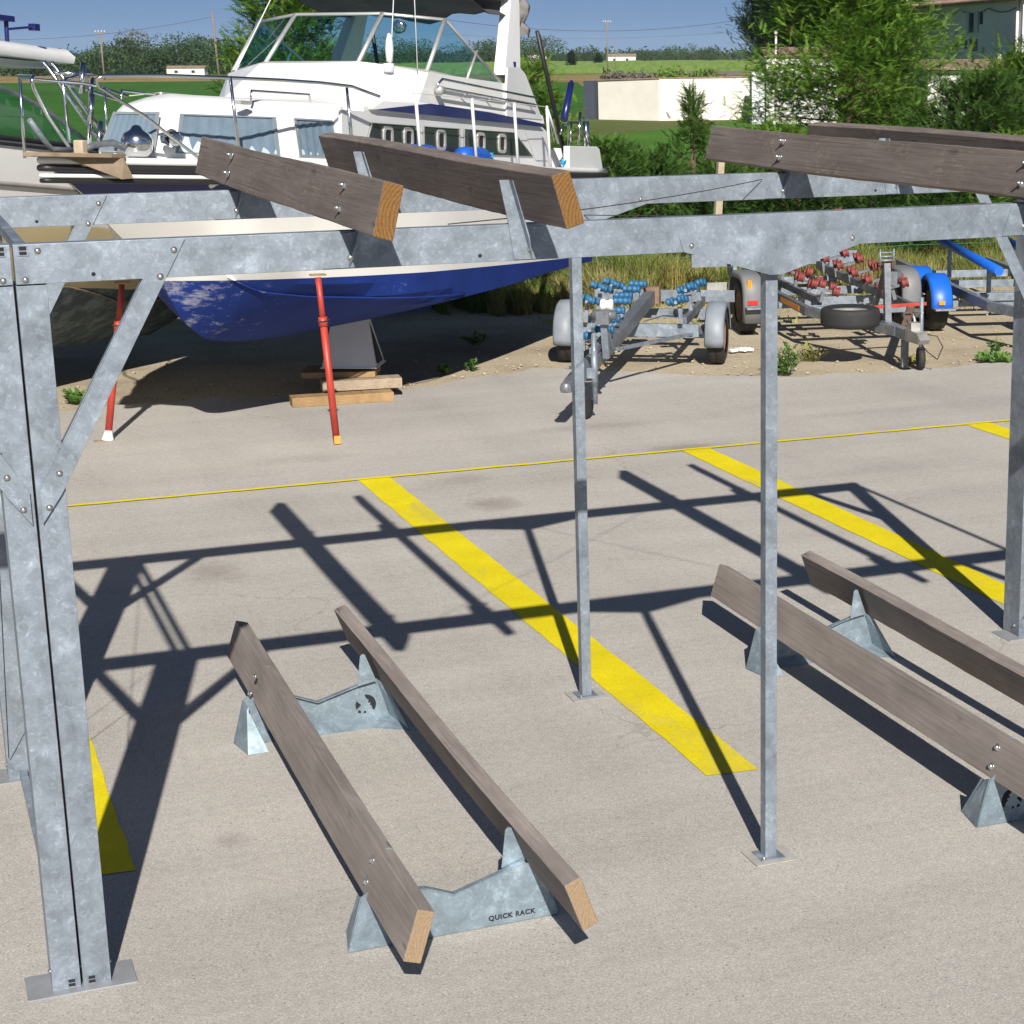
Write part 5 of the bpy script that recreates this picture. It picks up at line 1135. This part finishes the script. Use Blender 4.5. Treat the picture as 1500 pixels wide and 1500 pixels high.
# two-storey house: its long front runs away from us and lies in shade, only the end wall is sunlit
hs = empty('two_storey_house', (50.0, 80.0, 0), math.atan2(.97, .24), label='two-storey rendered house with tiled roof and shutters in the top right corner', cat='house')
MB().box((10.2, -3.5, 2.72), (20.4, 7.0, 5.64)).build('wall', M['stub_blue'], hs)
rf = MB().add([(-.4, .45, 5.44), (20.8, .45, 5.44), (20.8, -7.5, 5.44), (-.4, -7.5, 5.44), (3.4, -3.5, 6.9), (17, -3.5, 6.9)], [(0, 1, 5, 4), (1, 2, 5), (2, 3, 4, 5), (3, 0, 4), (3, 2, 1, 0)]).build('roof', M['tile'], hs)
ev = MB()
for k in range(88): ev.tube((-.3+k*.24, .52, 5.43), (-.3+k*.24, .1, 5.56), .11, 6)
ev.build('eave_tiles', M['tile'], rf)
for (x0, x1, z0, z1, sh) in ((16.9, 17.7, 4.05, 4.85, 1), (7.6, 8.5, 4.0, 4.95, 1), (6.3, 6.8, 4.38, 4.95, 0), (8.9, 9.35, 3.2, 3.66, 0), (7.1, 8.4, 3.1, 3.68, 0)):
    wn = MB().box(((x0+x1)/2, 0, (z0+z1)/2), (x1-x0, .06, z1-z0)).build('window', M['winglass'], hs)
    if sh: MB().box((x0-.32, .06, (z0+z1)/2), (.62, .05, z1-z0+.05)).build('shutter', M['shutter'], wn); MB().box((x1+.25, .06, (z0+z1)/2), (.45, .05, z1-z0+.05)).build('shutter', M['shutter'], wn)
MB().tube((.5, .1, .2), (.5, .1, 5.4), .07, 8).build('drainpipe', M['stub_white'], hs)
MB().path([(.5+k*.4, .05, 5.12-.22*math.sin(math.pi*((k*.4) % 4.8)/4.8)) for k in range(49)], .022, 5).build('wall_cable', M['cable'], hs)
MB().tube((19.8, .3, 5.4), (19.8, .3, 6.4), .10, 8).build('flue', M['stub_white'], hs)
# wooden screen and shrubs on the wall
tag(MB().box((0, 0, .72), (6.2, .12, 1.5), Matrix.Rotation(R(-19), 3, 'Z')).build('wooden_screen', M['screen'], None, 0, (62.6+4.5, 158, 0)), 'brown screen fence standing in the field beyond the garden wall', 'fence')
for i, (x, y, s_, m, lab) in enumerate(((33.9, 91.2, .55, 'tree_grey', 'greyish shrub leftmost of the shrubs behind the garden wall'), (35.2, 91.0, .55, 'tree_grey', 'greyish shrub behind the garden wall, second from the left'), (36.8, 90.6, .8, 'grn', 'yellow green shrub behind the garden wall'), (38.3, 90.2, .75, 'grn', 'yellow green shrub behind the garden wall beside the brown screen'))):
    broad((x, y, 1.45), s_, 1.9, 900, M[m], lab, 'shrubs behind the garden wall', 'garden_shrub', .16, .05, 200+i, 1., 'shrub')
MB_ = sheet('garden_terrace', [(32.9, 91.4), (34.9, 87.9), (41.0, 86.7), (44, 92), (36, 94)], 1.42, M['lawn'], kind='structure')

# far trees
TL = [(30.1, 350, 3.6, 6.2), (33.8, 345.7, 2.6, 4.9), (36.9, 342, 3.9, 6.7), (41.7, 350, 5.5, 7.5), (46.9, 374, 7.1, 6.7), (43.0, 322.7, 5.3, 5.1), (50.9, 353.8, 5.3, 7.6), (53.6, 350.5, 5.7, 7.5), (52.6, 324, 4.9, 5.8), (55, 321, 3.2, 4.6), (27, 382, 2.9, 8.1), (23.7, 386, 3.1, 6.8),
      (69, 363, 4.3, 7.8), (76.2, 371, 4.1, 6.7), (84.9, 379, 4.6, 8.2), (98.6, 402, 5.1, 8.8), (108.4, 412, 4.9, 7.5), (112.6, 406, 3.7, 6), (122, 417, 4.3, 7.7), (139.7, 449, 5.9, 10.3), (152.2, 462, 6.1, 11), (143, 443, 3.7, 7.6), (136.9, 454, 5.9, 5),
      (177.5, 497.7, 4, 5.6), (218.8, 579, 3.1, 5.3), (221.5, 572, 2.6, 6.5), (225.4, 562, 3, 7.7), (243.9, 591, 3.2, 9), (247.2, 582, 3.6, 8), (198.1, 504, 2.2, 7.7), (182.9, 537, 1.9, 4)]
names_ = ['leftmost', 'pale low', 'flat topped', 'broad', 'tall greyish', 'round dark', 'wide', 'bushy', 'leaning', 'small']
LB = ['far tree in the row on the left, just right of the boat hardtop', 'lowest far tree between the boat hardtop and the wooden pole', 'far tree directly behind the wooden utility pole on the left', 'far tree just right of the wooden utility pole', 'tallest far tree, greyish and bare, left of the round dark one', 'round dark far tree standing nearest in the left field',
      'far tree just right of the round dark tree', 'wide far tree left of the brown leaning pole', 'far tree at the foot of the brown leaning pole', 'low far tree touching the cruiser windscreen on its left', 'far tree behind the hardtop of the left boat', 'far tree at the very left edge',
      'far tree seen through the starboard windscreen pane', 'far tree seen left in the middle windscreen pane', 'far tree seen right in the middle windscreen pane', 'far umbrella shaped tree in the port windscreen pane', 'far tree behind the windscreen corner post', 'far tree in the side windscreen triangle', 'far tree just left of the radar arch leg', 'large umbrella pine left of the black canopy pole', 'large umbrella pine behind the black canopy pole', 'low green tree below the umbrella pines', 'far tree hidden behind the arch leg',
      'round far tree midway between canopy pole and utility pole', 'far tree just left of the white farmhouse', 'low far tree just right of the white farmhouse', 'far tree left of the dark evergreen, third from it', 'far tree left of the dark evergreen, second from it', 'far tree touching the dark evergreen on its left', 'low far hedge tree behind the white farmhouse', 'tiny far tree right of the canopy pole']
for i, (x, y, h, w_) in enumerate(TL):
    m = M['tree_grey'] if i == 4 else M['tree_far']
    broad((x, y, 0), h*1.02, w_*1.25, 2600 if i < 12 else 1700, m, LB[i], 'far trees beyond the fields', 'far_tree', .42, .10 if i not in (19, 20) else .42, 300+i, 1.1 if i not in (19, 20) else .6)
for (x, y, h, r_, lab) in ((108.7, 313, 2.9, .95, 'small dark cypress standing in the vineyard'), (129.6, 357.9, 2.2, 1.2, 'small dark round cypress by the grey utility pole')):
    conifer((x, y, 0), h, r_, 30, 30, .7, CDK, lab, 'tree', None, 'far_cypress', upt=.8, seed=500+int(x), shape=.6)
tag(scatter('far_woodland', LT, *(lambda n_: (np.stack([rng.uniform(-300, 640, n_), rng.uniform(640, 720, n_), rng.uniform(0, 1, n_)**1.5*0], 1)+np.stack([np.zeros(n_), np.zeros(n_), np.abs(rng.normal(size=n_))*1.3+.3], 1), rnd_unit(n_), rng.uniform(.8, 2.2, n_)))(26000), M['tree_far'], None), 'continuous dark line of far woodland along the horizon', 'woodland', kind='stuff')
tag(scatter('field_hedgerow', LT, *(lambda n_: (np.stack([rng.uniform(-40, 62, n_), rng.uniform(316, 326, n_), rng.uniform(0, 1.3, n_)], 1), rnd_unit(n_), rng.uniform(.3, .9, n_)))(9000), M['tree_far'], None), 'low hedgerow along the far edge of the left field', 'hedgerow', kind='stuff')
# far buildings
def farhouse(x, y, w_, h_, label, mat='stub_white', rz=-20):
    r_ = empty('far_house', (x, y, 0), R(rz), label=label, cat='house'); MB().box((0, 0, h_*.4), (w_, w_*.5, h_*.8)).build('wall', M[mat], r_)
    a = w_*.52; c = w_*.28; MB().add([(-a, -c, h_*.8), (a, -c, h_*.8), (a, c, h_*.8), (-a, c, h_*.8), (-a, 0, h_*1.08), (a, 0, h_*1.08)], [(0, 1, 5, 4), (3, 4, 5, 2), (0, 4, 3), (1, 2, 5)]).build('roof', M['tile'], r_)
    for k in (-.25, .2): MB().box((w_*k, -w_*.2505, h_*.4), (w_*.09, .05, h_*.3)).build('window', M['winglass'], r_)
farhouse(182.8, 487, 7.4, 2.3, 'small white farmhouse on the horizon right of the utility pole'); farhouse(203, 618.8, 6, 2.6, 'pale house on the horizon between the arch leg and the canopy pole', 'stub')
farhouse(45.6, 308, 5.6, 1.3, 'low white shed at the far edge of the left field', 'stub')
# utility poles and wires
def upole(x, y, h, lean, r_, label, cross=True):
    root = empty('utility_pole', (x, y, 0), 0, label=label, cat='utility pole'); MB().tube((0, 0, 0), (lean, 0, h), r_, 8, r_*.75).build('pole', M['pole'], root)
    if cross:
        MB().box((lean, 0, h-.25), (1.3, .1, .1)).build('crossarm', M['pole'], root); MB().box((lean, 0, h-.95), (.8, .1, .1)).build('crossarm', M['pole'], root)
        for k in (-.55, -.2, .2, .55): MB().tube((lean+k, 0, h-.2), (lean+k, 0, h+.02), .05, 6).build('insulator', M['plastic'], root)
upole(28.3, 260.5, 6.0, -.1, .12, 'thin utility pole with crossarms beyond the left field'); upole(36.0, 220.6, 7.6, -.3, .14, 'brown utility pole leaning by the cruiser windscreen', False)
upole(99.5, 270.8, 7.4, 0, .10, 'tall grey utility pole above the vineyard'); upole(103.0, 277.0, 4.5, 0, .07, 'shorter thin pole just right of the tall grey one', False)
def wire(pts, label, sag, r_=.022):
    a, c = Vector(pts[0]), Vector(pts[1]); o = MB().path([a.lerp(c, k/24)-Vector((0, 0, sag*4*(k/24)*(1-k/24))) for k in range(25)], r_, 4).build('overhead_wire', M['cable']); tag(o, label, 'wire')
wire(((5, 240, 5.2), (35.7, 220.6, 7.0)), 'overhead wire running left from the brown leaning pole', 1.2)
wire(((70, 250, 7.2), (122, 262, 8.3)), 'upper overhead wire crossing the right sky', 1.9, .035); wire(((70, 252, 5.4), (122, 264, 6.2)), 'lower overhead wire crossing the right sky', .9, .018)

# thin summer haze over the whole plain
hm = bpy.data.materials.new('haze_air'); hm.use_nodes = True; ht = hm.node_tree; ht.nodes.remove(ht.nodes['Principled BSDF'])
pv = ht.nodes.new('ShaderNodeVolumePrincipled'); pv.inputs['Color'].default_value = (.70, .84, 1, 1); pv.inputs['Density'].default_value = .00012
ht.links.new(pv.outputs[0], ht.nodes['Material Output'].inputs['Volume'])
tag(MB().box((0, 0, 14.2), (7600, 7600, 30.6)).build('haze', hm), 'thin bluish summer haze over the plain', 'haze', kind='stuff')
